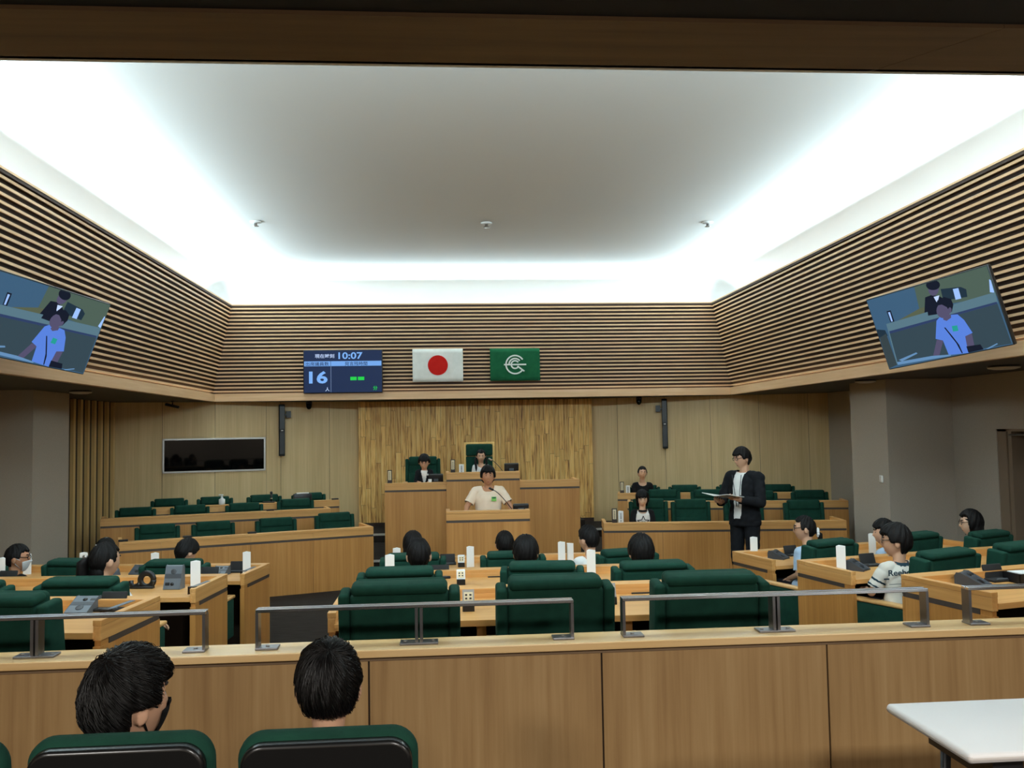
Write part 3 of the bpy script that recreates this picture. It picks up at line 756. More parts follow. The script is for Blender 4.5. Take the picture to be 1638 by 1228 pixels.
desk('lectern', 'wooden speaking stand in front of the dais, where the boy speaks', 'lectern', (b0, yl), (b1, yl), .15, zlec, .42)

# ------------------------------------------------------------------ chairs
def make_chair(first=[None]):
    t = bpy.data.objects.new('council_chair', None); COL.objects.link(t)
    g = M['green']; tilt = Matrix.Translation((0, -.22, .44)) @ Matrix.Rotation(radians(7), 4, 'X')
    MB().rbox(-.235, .235, -.06, .07, -.2, .56, .03, 4, mat=tilt).build('backrest', g, t)
    for s in (-1, 1):
        a, b = sorted((s*.233, s*.287)); MB().rbox(a, b, -.064, .08, -.2, .563, .018, 4, mat=tilt).build('back_wing', g, t)
    MB()  .rbox(-.228, .228, -.068, .05,   .552, .602, .024, 5, mat=tilt).rbox(-.226, .226, .02, .09, .45, .6, .03, 4, mat=tilt).build('headrest', g, t)
    MB().rbox(-.235, .235, .045, .085, .02, .33, .03, 3, mat=tilt).build('back_cushion', g, t)
    MB().rbox(-.25, .25, -.2, .3, .36, .48, .04, 4).build('seat', g, t)
    for s in (-1, 1):
        a, b = sorted((s*.25, s*.315))
        arm = MB().rbox(a, b, -.2, .28, .27, .615, .02, 3).build('arm', g, t)
        MB().rbox(a-.004, b+.004, -.2, .3, .612, .64, .01, 3).build('armrest', M['arm_wood'], arm)
    MB().lathe([(.03, .06), (.03, .36), (.12, .37)], 14).build('pedestal', M['black'], t)
    m = MB()
    for k in range(5):
        a = 2*pi*k/5+.3; m.tube([(0, 0, .085), (.29*cos(a), .29*sin(a), .055)], [.03, .018], 8)
    b = m.build('base', M['black'], t)
    m = MB()
    for k in range(5):
        a = 2*pi*k/5+.3; m.lathe([(.012, -.014), (.028, -.014), (.028, .014), (.012, .014)], 10, mat=Matrix.Translation((.29*cos(a), .29*sin(a), .028)) @ Matrix.Rotation(a, 4, 'Z') @ Matrix.Rotation(pi/2, 4, 'X'))
    m.build('casters', M['black'], t)
    return t
proto = make_chair(); used = [False]
def put_chair(x, y, z, rz, lab, group, lift=0.0, sx=1.0):
    o = proto if not used[0] else copy_tree(proto)
    used[0] = True
    o.location = (x, y, z); o.rotation_euler = (0, 0, rz); o.scale = (sx, 1, 1)
    tag(o, lab, 'chair', group)
    o.scale = (sx, 1, 1+lift)
    return o
CH = 1.045
def member_chair(u, vtop, yb, row, lab, rz=0.0, group='council chairs of the members', sx=1.0):
    """u, vtop: middle of the top of the back; yb: distance of the back"""
    P = py(u, vtop, yb); f = Vector((-sin(rz), cos(rz), 0)); c = P+f*.25
    lift = max(-.14, min(.14, (P.z-Z0[row])/CH-1))
    return put_chair(c.x, c.y, Z0[row], rz, lab, group, lift, sx)

# members' chairs: centre block
member_chair(640, 925, 4.30, 1, 'empty green chair nearest the low wall, left of the three in its row')
member_chair(885.5, 917, 4.32, 1, 'empty green chair nearest the low wall, middle of the three in its row')
member_chair(1131, 911, 4.32, 1, 'empty green chair nearest the low wall, right of the three in its row')
member_chair(640, 905, 6.03, 2, 'green chair with the round-headed child, second row of the centre block', 0)
member_chair(867, 896, 6.05, 2, 'turned green chair with the child in a dark jacket, second row, centre block', radians(-7))
member_chair(1042, 895, 6.1, 2, 'green chair with the bob-haired child, second row of the centre block', radians(2))
member_chair(661, 883, 7.75, 3, 'green chair with the long-haired girl, far row of the centre block')
member_chair(820, 880, 7.75, 3, 'green chair in the middle of the far row of the centre block', 0)
member_chair(1000, 876, 7.65, 3, 'green chair turned towards the left, with the boy in a white shirt', radians(14))
# left block
member_chair(2, 945, 4.42, 1, 'empty green chair at the left edge of the photo, nearest the low wall', radians(-8))
member_chair(134, 921, 5.95, 2, 'green chair with the girl with a ponytail, left block', radians(-6))
member_chair(-48, 927, 6.05, 2, 'green chair cut by the left edge of the photo, second row', radians(-7))
member_chair(282, 893, 7.72, 3, 'green chair with the boy looking down, far row of the left block', radians(-6))
member_chair(125, 892, 7.8, 3, 'green chair behind the ponytail girl, far row of the left block', radians(-14))
member_chair(-34, 897, 7.95, 3, 'green chair with the masked boy, far row of the left block', radians(-20))
# right block
member_chair(1324, 861, 7.7, 3, 'green chair with the girl wearing a white scrunchie, right block', radians(22))
member_chair(1463, 850, 8.05, 3, 'green chair with the boy in light blue, right block', radians(24))
member_chair(1577, 847.5, 8.15, 3, 'green chair with the long-haired woman at the right edge of the right block', radians(24))
member_chair(1507, 877, 6.25, 2, 'green chair with the boy in the striped-sleeve shirt, right block', radians(24), sx=1.12)
member_chair(1627, 865, 6.3, 2, 'empty green chair at the right edge of the photo, second row', radians(20))
# officials' chairs
GXC = 'officials chairs facing the members'
nth = ['leftmost', 'second from the left', 'third from the left', 'rightmost']
def xrow(S, r, us, side, vt):
    A, B = Vector(S[r][0]), Vector(S[r][1]); d = (B-A).normalized(); n = Vector((-d.y, d.x)); off = n*(1.2 if r == 1 else .80)
    for i, (u, v) in enumerate(zip(us, vt)):
        P = on_line(u, v, tuple(A+off), tuple(B+off)); rz = atan2(n.x, -n.y)
        f = Vector((-n.x, -n.y, 0)); c = P+f*.24
        lift = max(-.13, min(.13, (P.z-XZ[r])/CH-1))
        lab = side[i] if isinstance(side, list) else '%s green chair behind the %s bench left of the dais' % (nth[i], on[r])
        put_chair(c.x, c.y, XZ[r], rz, lab, GXC, lift)
xrow(LX, 1, (252, 341.5, 442, 535.5), 'left', (841, 836, 830.5, 819))
xrow(LX, 2, (217, 304, 391, 473), 'left', (811, 807, 803.5, 797))
xrow(LX, 3, (271, 344, 423, 494), 'left', (798, 795, 792, 788))
xrow(RXX, 1, (1037, 1104.5, 1189, 1285.5), ['green chair with the girl in the star shirt behind the front right bench', 'empty green chair left of the standing man, front row of the right benches', 'green chair hidden behind the standing man, front row of the right benches', 'empty green chair right of the standing man, front row of the right benches'], (797, 797.5, 798, 799))
xrow(RXX, 2, (1060, 1133, 1214, 1295), ['empty green chair behind the star-shirt girl, middle row of the right benches', 'empty green chair behind the papers of the standing man, middle row', 'empty green chair showing past the back of the standing man, middle row', 'rightmost empty green chair in the middle row of the right benches'], (782, 782, 784, 783))
xrow(RXX, 3, (1030, 1095, 1172, 1244), ['green chair with the woman in a black top, back row of the right benches', 'empty green chair beside the woman in a black top, back row', 'empty green chair in the back row, mostly behind the standing man', 'rightmost empty green chair in the back row of the right benches'], (778, 776, 776, 776))
# dais chairs
P = py(676, 745, 14.3); put_chair(P.x, 14.28, .66, pi, 'green chair with the man in a dark jacket on the dais', GXC, -.0)
P0, P1 = py(742, 730, 15.0), py(791, 730, 15.0); ztop = py(766, 707, 15.0).z
t = thing('president_chair', 'tall straight green chair with a light wood frame on the dais', 'chair', ((P0.x+P1.x)/2, 14.78, .66), pi)
w = (P1.x-P0.x)/2; hz = ztop-.66
MB().box(-w, -w+.035, -.27, -.19, .0, hz).box(w-.035, w, -.27, -.19, 0, hz).box(-w+.035, w-.035, -.27, -.19, hz-.03, hz).build('frame', M['frame_wood'], t, bevel=.004)
MB().rbox(-w+.036, w-.036, -.26, -.15, .4, hz-.24, .02, 3).build('backrest', M['green'], t)
MB().rbox(-w+.036, w-.036, -.26, -.14, hz-.235, hz-.031, .03, 3).build('headrest', M['green'], t)
MB().rbox(-w+.04, w-.04, -.2, .26, .36, .48, .04, 3).build('seat', M['green'], t)
for s in (-1, 1):
    a, b = sorted((s*w, s*(w-.05))); ar = MB().rbox(a, b, -.18, .24, .25, .62, .02, 3).build('arm', M['green'], t); MB().rbox(a, b, -.19, .26, .618, .645, .01, 2).build('armrest', M['frame_wood'], ar)
MB().lathe([(.24, 0), (.24, .03), (.04, .06), (.04, .37)], 18).build('pedestal', M['black'], t)

# public seats in the foreground
def seat(u0, u1, v, yb, lab, rz=0):
    a, b = py(u0, v, yb), py(u1, v, yb); w = (b.x-a.x)/2; top = (a.z+b.z)/2-.45
    t = thing('audience_chair', lab, 'chair', ((a.x+b.x)/2, yb+.04, .45), rz, 'public seats behind the low wall')
    tl = Matrix.Translation((0, 0, .40)) @ Matrix.Rotation(radians(6), 4, 'X'); h = top-.40
    def plate(x, y0, y1, z0, z1, r, e, mat):
        # rounded board: outline with radius r, edges eased by e
        o = []
        for cx, cz, q in ((x-r, z1-r, 0), (-x+r, z1-r, 1), (-x+r, z0+r, 2), (x-r, z0+r, 3)):
            for k in range(9): an = pi/2*(q+k/8); o.append((cx, cz, cos(an), sin(an)))
        n = len(o); vs = []; lay = [(y0, -e), (y0+e*.3, -e*.3), (y0+e, 0), (y1-e, 0), (y1-e*.3, -e*.3), (y1, -e)]
        for y, d in lay: vs += [(cx+(r+d)*ca, y, cz+(r+d)*sa) for cx, cz, ca, sa in o]
        fs = [list(range(n)), [(len(lay)-1)*n+i for i in range(n)][::-1]]
        for j in range(len(lay)-1): fs += [(j*n+i, (j+1)*n+i, (j+1)*n+(i+1) % n, j*n+(i+1) % n) for i in range(n)]
        m = MB().add(vs, fs, 0, True, tl); m.sm[0] = False; m.sm[1] = False; return m
    plate(w, -.02, .035, -.02, h, .06, .02, 0).build('back_cushion', M['green'], t)
    o = plate(w-.012, -.042, -.005, -.02, h-.013, .05, .008, 0).build('back_shell', M['shell'], t)
    MB().rbox(-w+.01, w-.01, .05, .48, .34, .43, .03, 3).build('seat', M['green'], t)
    for s in (-1, 1):
        MB().tube([(s*(w-.05), .08, .36), (s*(w-.03), .0, .0)], .013, 8).build('leg', M['metal'], t)
        MB().tube([(s*(w-.05), .42, .36), (s*(w-.03), .48, .0)], .013, 8).build('leg', M['metal'], t)
    return t
seat(50, 346, 1168, 2.02, 'black-backed green seat of the boy in a black mask')
seat(383, 668.5, 1160, 2.06, 'black-backed green seat of the boy with short hair in the foreground')
seat(-275, 19, 1180, 1.98, 'black-backed green seat cut by the left edge in the foreground')

# white folding table at the lower right
t = thing('folding_table', 'white-topped table at the lower right corner of the photo', 'table', (1.43, 2.37, .45), 0)
tw, td = 1.5, .46
bm_ = MB().rbox(0, tw, 0, td, .69, .72, .012, 4, 0)
tp = bm_.build('tabletop', M['table_white'], t)
MB().rbox(-.001, tw+.001, -.001, td+.001, .692, .715, .011, 3).build('edge_band', M['table_edge'], t)
m = MB().box(.1, .19, .05, .41, .64, .69).box(.12, .17, .04, .42, .6, .65); m.build('fold_bracket', M['black'], t)
MB().box(1.3, 1.39, .05, .41, .64, .69).build('fold_bracket', M['black'], t)
MB().box(.19, 1.31, .19, .23, .62, .66).build('stretcher', M['black'], t)
for x in (.145, 1.345):
    for y in (.1, .36): MB().tube([(x, y, .66), (x, y+(.06 if y > .2 else -.06), .0)], .016, 8).build('leg', M['black'], t)

# ------------------------------------------------------------------ things on the desks
def card(u, v, z, lab, rz=.3, h=.2, w=.075, marks=False, P=None):
    P = P or pz(u, v, z); t = thing('name_card', lab, 'name card', (P.x, P.y, z), rz, 'folded white name cards')
    r = w/sqrt(3); tri = [(r*cos(a), r*sin(a)) for a in (pi/2, pi/2+2*pi/3, pi/2+4*pi/3)]
    MB().prism(tri, 0, h).build('folded_sheet', M['paper'], t, bevel=.0012)
    if marks:
        m = MB(); yb = tri[1][1]-.0008
        for i, zz in enumerate((.8, .62, .44, .2)):
            for k in range(3): m.box(-.014, .014, yb, yb+.001, h*zz-k*.009-.0015, h*zz-k*.009+.0015)
            m.box(-.0015, .0015, yb, yb+.001, h*zz-.022, h*zz+.004)
        m.build('ink_marks', M['ink'], t)
    return t
def stand(u, v, z, lab, rz=0, h=.19, P=None):
    P = P or pz(u, v, z); t = thing('name_stand', lab, 'name stand', (P.x, P.y, z), rz, 'dark framed name stands')
    MB().box(-.034, .034, -.012, .012, .03, h).box(-.034, .034, -.03, .03, 0, .03).build('stand', M['brown_frame'], t, bevel=.002)
    o = MB().box(-.023, .023, -.0135, -.011, .045, h-.012).build('name_strip', M['cream_card'], t)
    m = MB()
    for i in range(5):
        zz = .06+i*(h-.09)/4.6; m.box(-.01, .01, -.0145, -.013, zz-.002, zz+.002).box(-.0015, .0015, -.0145, -.013, zz-.008, zz+.009).box(-.008, .008, -.0145, -.013, zz+.006, zz+.009)
    m.build('ink_marks', M['ink'], o)
def unit(u, v, z, lab, rz=0, mat='grey_plastic', steep=0):
    P = pz(u, v, z); P = P-Vector((-sin(rz), cos(rz), 0))*(.1 if not steep else .03); t = thing('desk_microphone_unit', lab, 'conference unit', (P.x, P.y, z), rz, 'conference units on the desks')
    if steep: prof = [(0, .0), (.0, .008), (.055, .175), (.075, .18), (.09, .16), (.09, 0)]
    else: prof = [(0, 0), (0, .012), (.13, .078), (.155, .078), (.165, .06), (.165, 0)]
    w = .066; vs = [(-w, y, zz) for y, zz in prof]+[(w, y, zz) for y, zz in prof]; n = len(prof)
    MB().add(vs, [list(range(n))[::-1], list(range(n, 2*n))]+[(i, n+i, n+(i+1) % n, (i+1) % n) for i in range(n)][::1]).build('housing', M[mat], t, bevel=.004)
    (ya, za), (yb, zb) = prof[1], prof[2]; an = atan2(zb-za, yb-ya)
    S = Matrix.Translation((0, ya, za)) @ Matrix.Rotation(an, 4, 'X'); L = hypot(yb-ya, zb-za)
    lo = .3 if not steep else .75; hi = .8 if not steep else .2
    MB().lathe([(.022, 0), (.022, .002), (.019, .003)], 20, mat=S @ Matrix.Translation((0, L*lo, 0))).build('talk_button', M['grey_dark'] if mat != 'grey_dark' else M['black'], t)
    MB().lathe([(.013, 0), (.013, .004)], 16, mat=S @ Matrix.Translation((.0, L*hi, 0))).build('socket', M['black'], t)
    MB().box(-.055, -.02, 0, L*.13, 0, .0015, mat=S @ Matrix.Translation((.085 if not steep else 0, L*(hi-.06), 0))).build('display_window', M['black'], t)
    MB().box(-w+.002, w-.002, 0, L*.2, 0, .0012, mat=S @ Matrix.Translation((0, L*.45, 0))).build('speaker_strip', M['grey_dark'], t)
    return t
def cradle(u, v, z, lab, rz=0):
    P = pz(u, v, z); P = P-Vector((-sin(rz), cos(rz), 0))*.1; t = thing('receiver_stand', lab, 'receiver stand', (P.x, P.y, z), rz, 'black receiver stands')
    MB().rbox(-.085, .085, -.02, .1, 0, .018, .006, 2).build('tray', M['black_soft'], t)
    MB().rbox(-.075, .075, -.008, .008, 0, .09, .006, 2, mat=Matrix.Translation((0, .06, .012)) @ Matrix.Rotation(radians(-18), 4, 'X')).build('back_plate', M['black_soft'], t)
    MB().box(-.05, .06, -.012, -.004, .017, .022).build('lip', M['grey_plastic'], t)
def pad(u, v, z, lab, w=.12, d=.025, h=.006, rz=0, cat='pen'):
    P = pz(u, v, z); t = tag(MB().rbox(-w/2, w/2, -d/2, d/2, 0, h, min(h*.45, .008), 2).build('voting_pad' if cat != 'pen' else 'pen', M['black_soft'], None, (P.x, P.y, z), (0, 0, rz)), lab, cat, 'small black items on the desks'); return t
def qsign(u, v, z, lab):
    P = pz(u, v, z); t = thing('seat_sign', lab, 'seat sign', (P.x, P.y, z), 0, 'small black stands with a cream card')
    MB().box(-.033, .033, -.02, .03, 0, .042).build('base', M['black'], t, bevel=.002)
    T = Matrix.Translation((0, .0, .042)) @ Matrix.Rotation(radians(-25), 4, 'X')
    MB().box(-.033, .033, -.004, .006, 0, .078, mat=T).build('plate', M['metal_light'], t)
    o = MB().box(-.025, .025, -.006, -.003, .01, .062, mat=T).build('card', M['cream_card'], t)
    m = MB()
    for x in (-.012, .012):
        for zz in (.026, .046): m.box(x-.006, x+.006, -.007, -.005, zz-.005, zz+.005, mat=T)
    m.build('ink_marks', M['brown_frame'], o)
S1, S2, S3 = 1.086, .91, .76
la, ra_ = radians(-7), radians(14)
unit(136, 977, S1, 'grey conference unit on the near left desk beside the left handrail', la)
cradle(186, 972, S1, 'black receiver stand on the near left desk', la)
pad(98, 973.5, S1, 'thin black pen tray on the near left desk', .17, .03, .008, la)
unit(277, 942, S2, 'grey conference unit standing upright beside the black tape holder', la, 'grey_plastic', 1)
card(313, 938, S2, 'white name card beside the upright grey conference unit', .2)
cradle(337, 925, S2, 'black receiver stand behind the white card on the second left desk', la)
P = pz(229, 941, S2); t = thing('tape_holder', 'black curved tape dispenser on the second left desk', 'tape dispenser', (P.x, P.y, S2), la)
m = MB(); m.tube([(.03+.052*cos(a_), 0, .066+.052*sin(a_)) for a_ in [2*pi*i/24 for i in range(25)]], .013, 10, flat=1.8)
m.tube([(-.02, 0, .05), (-.04, 0, .022), (-.075, 0, .014), (-.095, 0, .03), (-.098, 0, .062)], .012, 8, flat=1.8).rbox(-.1, .085, -.022, .022, 0, .018, .005, 2)
m.build('body', M['black'], t)
P = pz(15, 931, S2); 
cradle(16, 931, S2, 'black receiver stand at the left edge of the second left desk', la)
card(2, 931, S2, 'white name card cut by the left edge of the photo', .1)
card(44, 918, S3, 'white name card in front of the masked boy', .25)
card(134, 916, S3, 'white name card beside the ponytail of the girl', .25)
card(248, 917, S3, 'white name card left of the boy looking down', .25)
card(394.5, 915.5, S3, 'white name card at the aisle end of the far left desk', .25)
unit(354, 919, S3, 'grey conference unit right of the boy looking down', la)
cradle(382, 913, S3, 'black receiver stand at the aisle end of the far left desk', la)
unit(224, 917, S3, 'dark conference unit left of the boy looking down', la, 'grey_dark')
for (u, v, rr, lab) in ((178, 975, 1, 'the near left desk'), (313, 938.5, 2, 'the second left desk'), (394, 913, 3, 'the far left desk')):
    z = ZL[rr]; P = pz(u, v, z); an = radians(-7-3); t = thing('rim_clip', 'black clip with a pale paper strip on the end rim of '+lab, 'clip', (P.x-.02, P.y, z), an, 'black clips on the desk ends')
    MB().box(-.026, .026, -.03, .012, 0, .006).box(-.026, -.02, -.03, .012, -.05, .006).build('clip', M['black'], t)
    MB().box(-.016, .016, .02, .26, 0, .003).build('paper_strip', M['grey_plastic'], t)
# centre
card(635, 909, S3, 'white name card left of the long-haired girl', .0)
card(752, 906.5, S3, 'white name card in the middle of the far centre desk', .15)
card(898, 901, S3, 'taller white name card left of the boy in a white shirt', .1, .215)
card(911, 900, S3, 'white name card overlapping a taller one beside the boy in a white shirt', .5, .195)
card(624, 927, S2, 'white name card left of the round-headed child', .0)
card(945, 919, S2, 'tall white name card in the middle of the second centre desk', .1)
qsign(738, 906.5, S3, 'small black stand with a cream card on the far centre desk')
qsign(737.5, 935, S2, 'small black stand with a cream card on the second centre desk')
qsign(749.5, 977, S1, 'small black stand with a cream card on the near centre desk')
cradle(716, 901, S3, 'black receiver stand right of the long-haired girl')
cradle(704, 922, S2, 'black receiver stand right of the round-headed child')
qsign(977, 966, S1, 'small black stand half hidden by the middle chair of the near row')
pad(1028, 949, S1, 'black pen on the near centre desk left of the right chair', .14, .02, .008)
pad(960, 916, S2, 'black pen on the second centre desk right of the tall white card', .12, .02, .008)
pad(790, 923, S2, 'black pen on the second centre desk left of the child in a dark jacket', .1, .02, .008)
# right
card(1206, 890, S3, 'white name card at the aisle end of the far right desk', -.2)
unit(1243, 893, S3, 'dark conference unit left of the girl with a scrunchie', ra_+.5, 'grey_dark')
cradle(1262, 887, S3, 'black receiver stand left of the girl with a scrunchie', ra_)
card(1395, 886, S3, 'white name card in front of the boy in light blue', -.2, .21)
card(1345, 912, S2, 'white name card at the aisle end of the second right desk', -.2)
unit(1367, 911, S2, 'dark conference unit beside the white card on the second right desk', ra_+.5, 'grey_dark')
cradle(1384, 903, S2, 'black receiver stand left of the boy in the striped-sleeve shirt', ra_)
unit(1552, 936, S1, 'dark conference unit on the near right desk', ra_+.45, 'grey_dark')
cradle(1583, 926, S1, 'black receiver stand on the near right desk', ra_)
P = pz(1640, 931, S1); t = thing('document_tray', 'black document tray at the right edge on the near right desk', 'tray', (P.x+.05, P.y, S1), ra_-.15)
MB().box(-.13, .13, -.05, .1, 0, .008).box(-.13, .13, -.05, -.042, 0, .06).box(-.13, .13, .092, .1, 0, .06).box(-.13, -.122, -.05, .1, 0, .06).box(.122, .13, -.05, .1, 0, .06).build('box', M['black'], t)
MB().box(-.11, .12, -.035, .085, .012, .062).build('paper', M['paper'], t)

# benches
def ledge_pt(S, r, u, v, off): 
    A, B = Vector(S[r][0]), Vector(S[r][1]); d = (B-A).normalized(); n = Vector((-d.y, d.x))
    return on_line(u, v, tuple(A+n*off), tuple(B+n*off))
ZX = {1: .82, 2: .95, 3: 1.0}
P = ledge_pt(RXX, 1, 983, 832, .07); stand(0, 0, ZX[1], 'dark framed name stand on the front right bench, left of the star-shirt girl', -.1, P=P)
P = ledge_pt(RXX, 1, 992.5, 832, .07); card(0, 0, ZX[1], 'white name card with handwriting left of the star-shirt girl', .1, .155, .075, True, P)
P = ledge_pt(RXX, 3, 995, 787, .07); stand(0, 0, ZX[3], 'dark framed name stand on the back right bench, left of the woman in black', -.1, P=P)
P = ledge_pt(RXX, 3, 1004, 787, .07); card(0, 0, ZX[3], 'white name card with handwriting left of the woman in black', .1, .125, .075, True, P)
P = ledge_pt(LX, 3, 355, 807, .07)
t = thing('pump_bottle', 'white pump bottle of sanitizer on the back left bench', 'bottle', (P.x, P.y, 1.0))
MB().lathe([(.045, 0), (.048, .01), (.048, .085), (.02, .1), (.016, .11)], 18).build('bottle', M['sanitizer'], t)
p = MB().lathe([(.018, .108), (.018, .125), (.006, .127), (.006, .15)], 12).build('pump', M['sanitizer'], t)
MB().rbox(-.05, .02, -.012, .012, .145, .162, .005, 2).build('nozzle', M['sanitizer'], p)
P = ledge_pt(LX, 3, 430, 803, .07)
t = thing('desk_microphone', 'black bench microphone on a flat base, right part of the back left bench', 'microphone', (P.x, P.y, 1.0))
MB().rbox(-.1, .1, -.05, .05, 0, .02, .008, 2).build('base', M['black'], t)
MB().tube([(.04, 0, .02), (.04, 0, .14)], .018, 10).ball((.04, 0, .155), .024, .024, .026).build('microphone', M['black'], t)
MB().lathe([(.019, 0), (.019, .012)], 10, mat=Matrix.Translation((.04, 0, .06))).build('ring', M['cream_card'], t)
P = ledge_pt(LX, 3, 484, 797, .25)
t = thing('bench_monitor', 'black monitor with white paper on top at the right end of the back left bench', 'monitor', (P.x, P.y, .94), atan2(1.01, 3.12))
MB().rbox(-.15, .15, -.03, .03, .03, .17, .01, 2).build('screen_back', M['black'], t)
MB().box(-.08, .08, -.08, .08, 0, .02).box(-.02, .02, -.02, .02, .01, .05).build('foot', M['black'], t)
tag(MB().box(-.1, .1, -.025, .025, 0, .016).build('paper_stack', M['paper'], None, (P.x, P.y, .94+.171), (0, 0, .3)), 'white papers lying on top of the black bench monitor', 'paper')
for (S, r, u, v, o_, lab) in ((LX, 3, 536, 798, .06, 'black telephone handset on the far end of the back left bench'), (LX, 1, 197, 863, .09, 'black pad at the left end of the front left bench'), (LX, 1, 300, 857, .09, 'black pad beside the second chair of the front left bench'), (LX, 1, 403, 849.5, .09, 'black pad beside the third chair of the front left bench'), (LX, 2, 432, 815, .06, 'black pad on the middle left bench')):
    P = ledge_pt(S, r, u, v, o_)
    tag(MB().rbox(-.055, .055, -.03, .03, 0, .022, .006, 2).build('bench_pad', M['black_soft'], None, (P.x, P.y, ZX[r]), (0, 0, .33)), lab, 'pad', 'black pads on the benches')
# dais
def monitor(u, v, z, Y, lab, w=.2, h=.15, rz=0):
    P = py(u, v, Y); t = thing('dais_monitor', lab, 'monitor', (P.x, Y, z), rz, 'black monitors on the dais')
    T = Matrix.Translation((0, 0, .02)) @ Matrix.Rotation(radians(14), 4, 'X')
    MB().rbox(-w/2, w/2, -.02, .025, .0, h, .012, 3, mat=T).build('screen_back', M['black'], t)
    MB().box(-.06, .06, -.02, .1, 0, .012).box(-.03, .03, -.02, .02, .0, .05).build('foot', M['black'], t)
    MB().box(-.035, .035, -.0225, -.019, h*.3, h*.55, mat=T).build('rating_label', M['grey_plastic'], t)
yf_ = yd+.07
P = py(623.5, 770, yf_); stand(0, 0, zl, 'dark framed name stand at the left end of the dais', 0, .195, P)
P = py(724.5, 755, yf_-.05); stand(0, 0, zc, 'dark framed name stand left of the girl with two tails on the dais', 0, .195, P)
P = py(738, 755, yf_-.05); card(0, 0, zc, 'white name card with writing in front of the girl with two tails', .1, .12, .075, True, P)
monitor(697.5, 768, zl-.06, yd+.28, 'black monitor right of the man in a dark jacket on the dais', .22, .16)
monitor(818, 752, zc-.06, yd+.2, 'black monitor at the right end of the highest dais desk', .22, .16)
monitor(833, 814, zlec-.06, yl+.2, 'small black monitor at the right end of the speaking stand', .19, .10)
P = py(688, 769, yd+.25); t = thing('paper_cup', 'small white cup in front of the man in a dark jacket', 'cup', (P.x, yd+.2, zl-.06))
MB().lathe([(.022, 0), (.028, .1), (.024, .098)], 16).build('cup', M['paper'], t)
def gooseneck(lab, u0, v0, Y0, zbase, u1, v1, Y1, light=False):
    A = py(u0, v0, Y0); A.z = zbase; B = py(u1, v1, Y1)
    t = thing('gooseneck_microphone', lab, 'microphone', A, 0, 'gooseneck microphones'); d = B-A
    MB().rbox(-.05, .05, -.05, .05, 0, .03, .008, 2).build('base', M['black'], t)
    pts = [Vector((0, 0, .03))]+[Vector((d.x*k/8, d.y*k/8, .03+(d.z-.03)*(1-(1-k/8)**1.35))) for k in range(1, 8)]
    MB().tube(pts+[d], .005, 8).build('neck', M['black'], t)
    q = (d-pts[-1]).normalized(); MB().tube([d-q*.01, d+q*.05], .013, 10).build('head', M['black'] if not light else M['metal_light'], t)
gooseneck('thin gooseneck microphone on the speaking stand in front of the boy', 821, 817, yl+.22, zlec-.06, 788, 783, yl+.18)
gooseneck('thin gooseneck microphone on the highest dais desk beside the girl', 806, 753, yd+.25, zc-.06, 786, 735.5, yd+.3, True)

# ------------------------------------------------------------------ people
def skin(name, rgb):
    t = NT(name); t.p(Base_Color=srgb(*rgb), Roughness=.55)
    t.b.inputs['Subsurface Weight'].default_value = .08; t.b.inputs['Subsurface Radius'].default_value = (.012, .005, .003)
    n = t.noise(t.coord((1, 1, 1), False), 60, 2, .5); t.bump(n, .05, .001); return t.m
SK = {'a': skin('skin_light', (206, 160, 130)), 'b': skin('skin_tan', (186, 132, 98)), 'c': skin('skin_pale', (216, 176, 148))}
def hairmat():
    t = NT('black_hair'); tc = t.n('ShaderNodeTexCoord'); sp = t.n('ShaderNodeSeparateXYZ'); t.l(tc.outputs['Object'], sp.inputs[0])
    at = t.n('ShaderNodeMath', operation='ARCTAN2'); t.l(sp.outputs['X'], at.inputs[0])
    ad = t.n('ShaderNodeMath', operation='ADD'); ad.inputs[1].default_value = .03; t.l(sp.outputs['Y'], ad.inputs[0]); t.l(ad.outputs[0], at.inputs[1])
    m1 = t.n('ShaderNodeMath', operation='MULTIPLY'); m1.inputs[1].default_value = 26; t.l(at.outputs[0], m1.inputs[0])
    m2 = t.n('ShaderNodeMath', operation='MULTIPLY'); m2.inputs[1].default_value = 9; t.l(sp.outputs['Z'], m2.inputs[0])
    cb = t.n('ShaderNodeCombineXYZ'); t.l(m1.outputs[0], cb.inputs[0]); t.l(m2.outputs[0], cb.inputs[1])
    n = t.noise(cb.outputs[0], 1.0, 3, .65)
    t.l(t.ramp(n, [(.3, srgb(9, 8, 8)), (.7, srgb(24, 20, 19))]), t.b.inputs['Base Color'])
    t.p(Roughness=.55); t.b.inputs['Specular IOR Level'].default_value = .18; t.bump(n, .5, .004); return t.m
M['hair'] = hairmat()
M['strand'] = plain('hair_strand', (17, 15, 14), .42, 0, .4)
M['eye_white'] = plain('eye_white', (172, 160, 150), .6, 0, .2); M['iris'] = plain('dark_iris', (22, 16, 14), .5, 0, .2)
M['brow'] = plain('eyebrow_hair', (34, 27, 24), .8); M['lip'] = plain('lip', (156, 84, 74), .5)
def cloth(name, rgb, d=10): return fabric(name, tuple(max(0, c-d) for c in rgb), tuple(min(255, c+d//2) for c in rgb), 500, .92, 0, .2)
CL = {'cream': cloth('cream_cotton', (238, 218, 196)), 'white': cloth('white_cotton', (236, 236, 234), 6), 'black': cloth('black_cotton', (26, 26, 28), 6), 'suit': cloth('dark_suit', (27, 28, 32), 5),
      'blue': cloth('light_blue_cotton', (176, 198, 222)), 'navy': cloth('navy_cotton', (40, 52, 84)), 'denim': cloth('denim', (58, 72, 104)), 'grey': cloth('pale_grey_cotton', (214, 210, 200)), 'trouser': cloth('dark_trouser', (36, 36, 40), 6), 'teal': cloth('dark_teal_trim', (38, 62, 74)), 'mid': cloth('mid_grey_cotton', (92, 96, 104))}
M['shoe'] = plain('shoe', (30, 28, 28), .5)
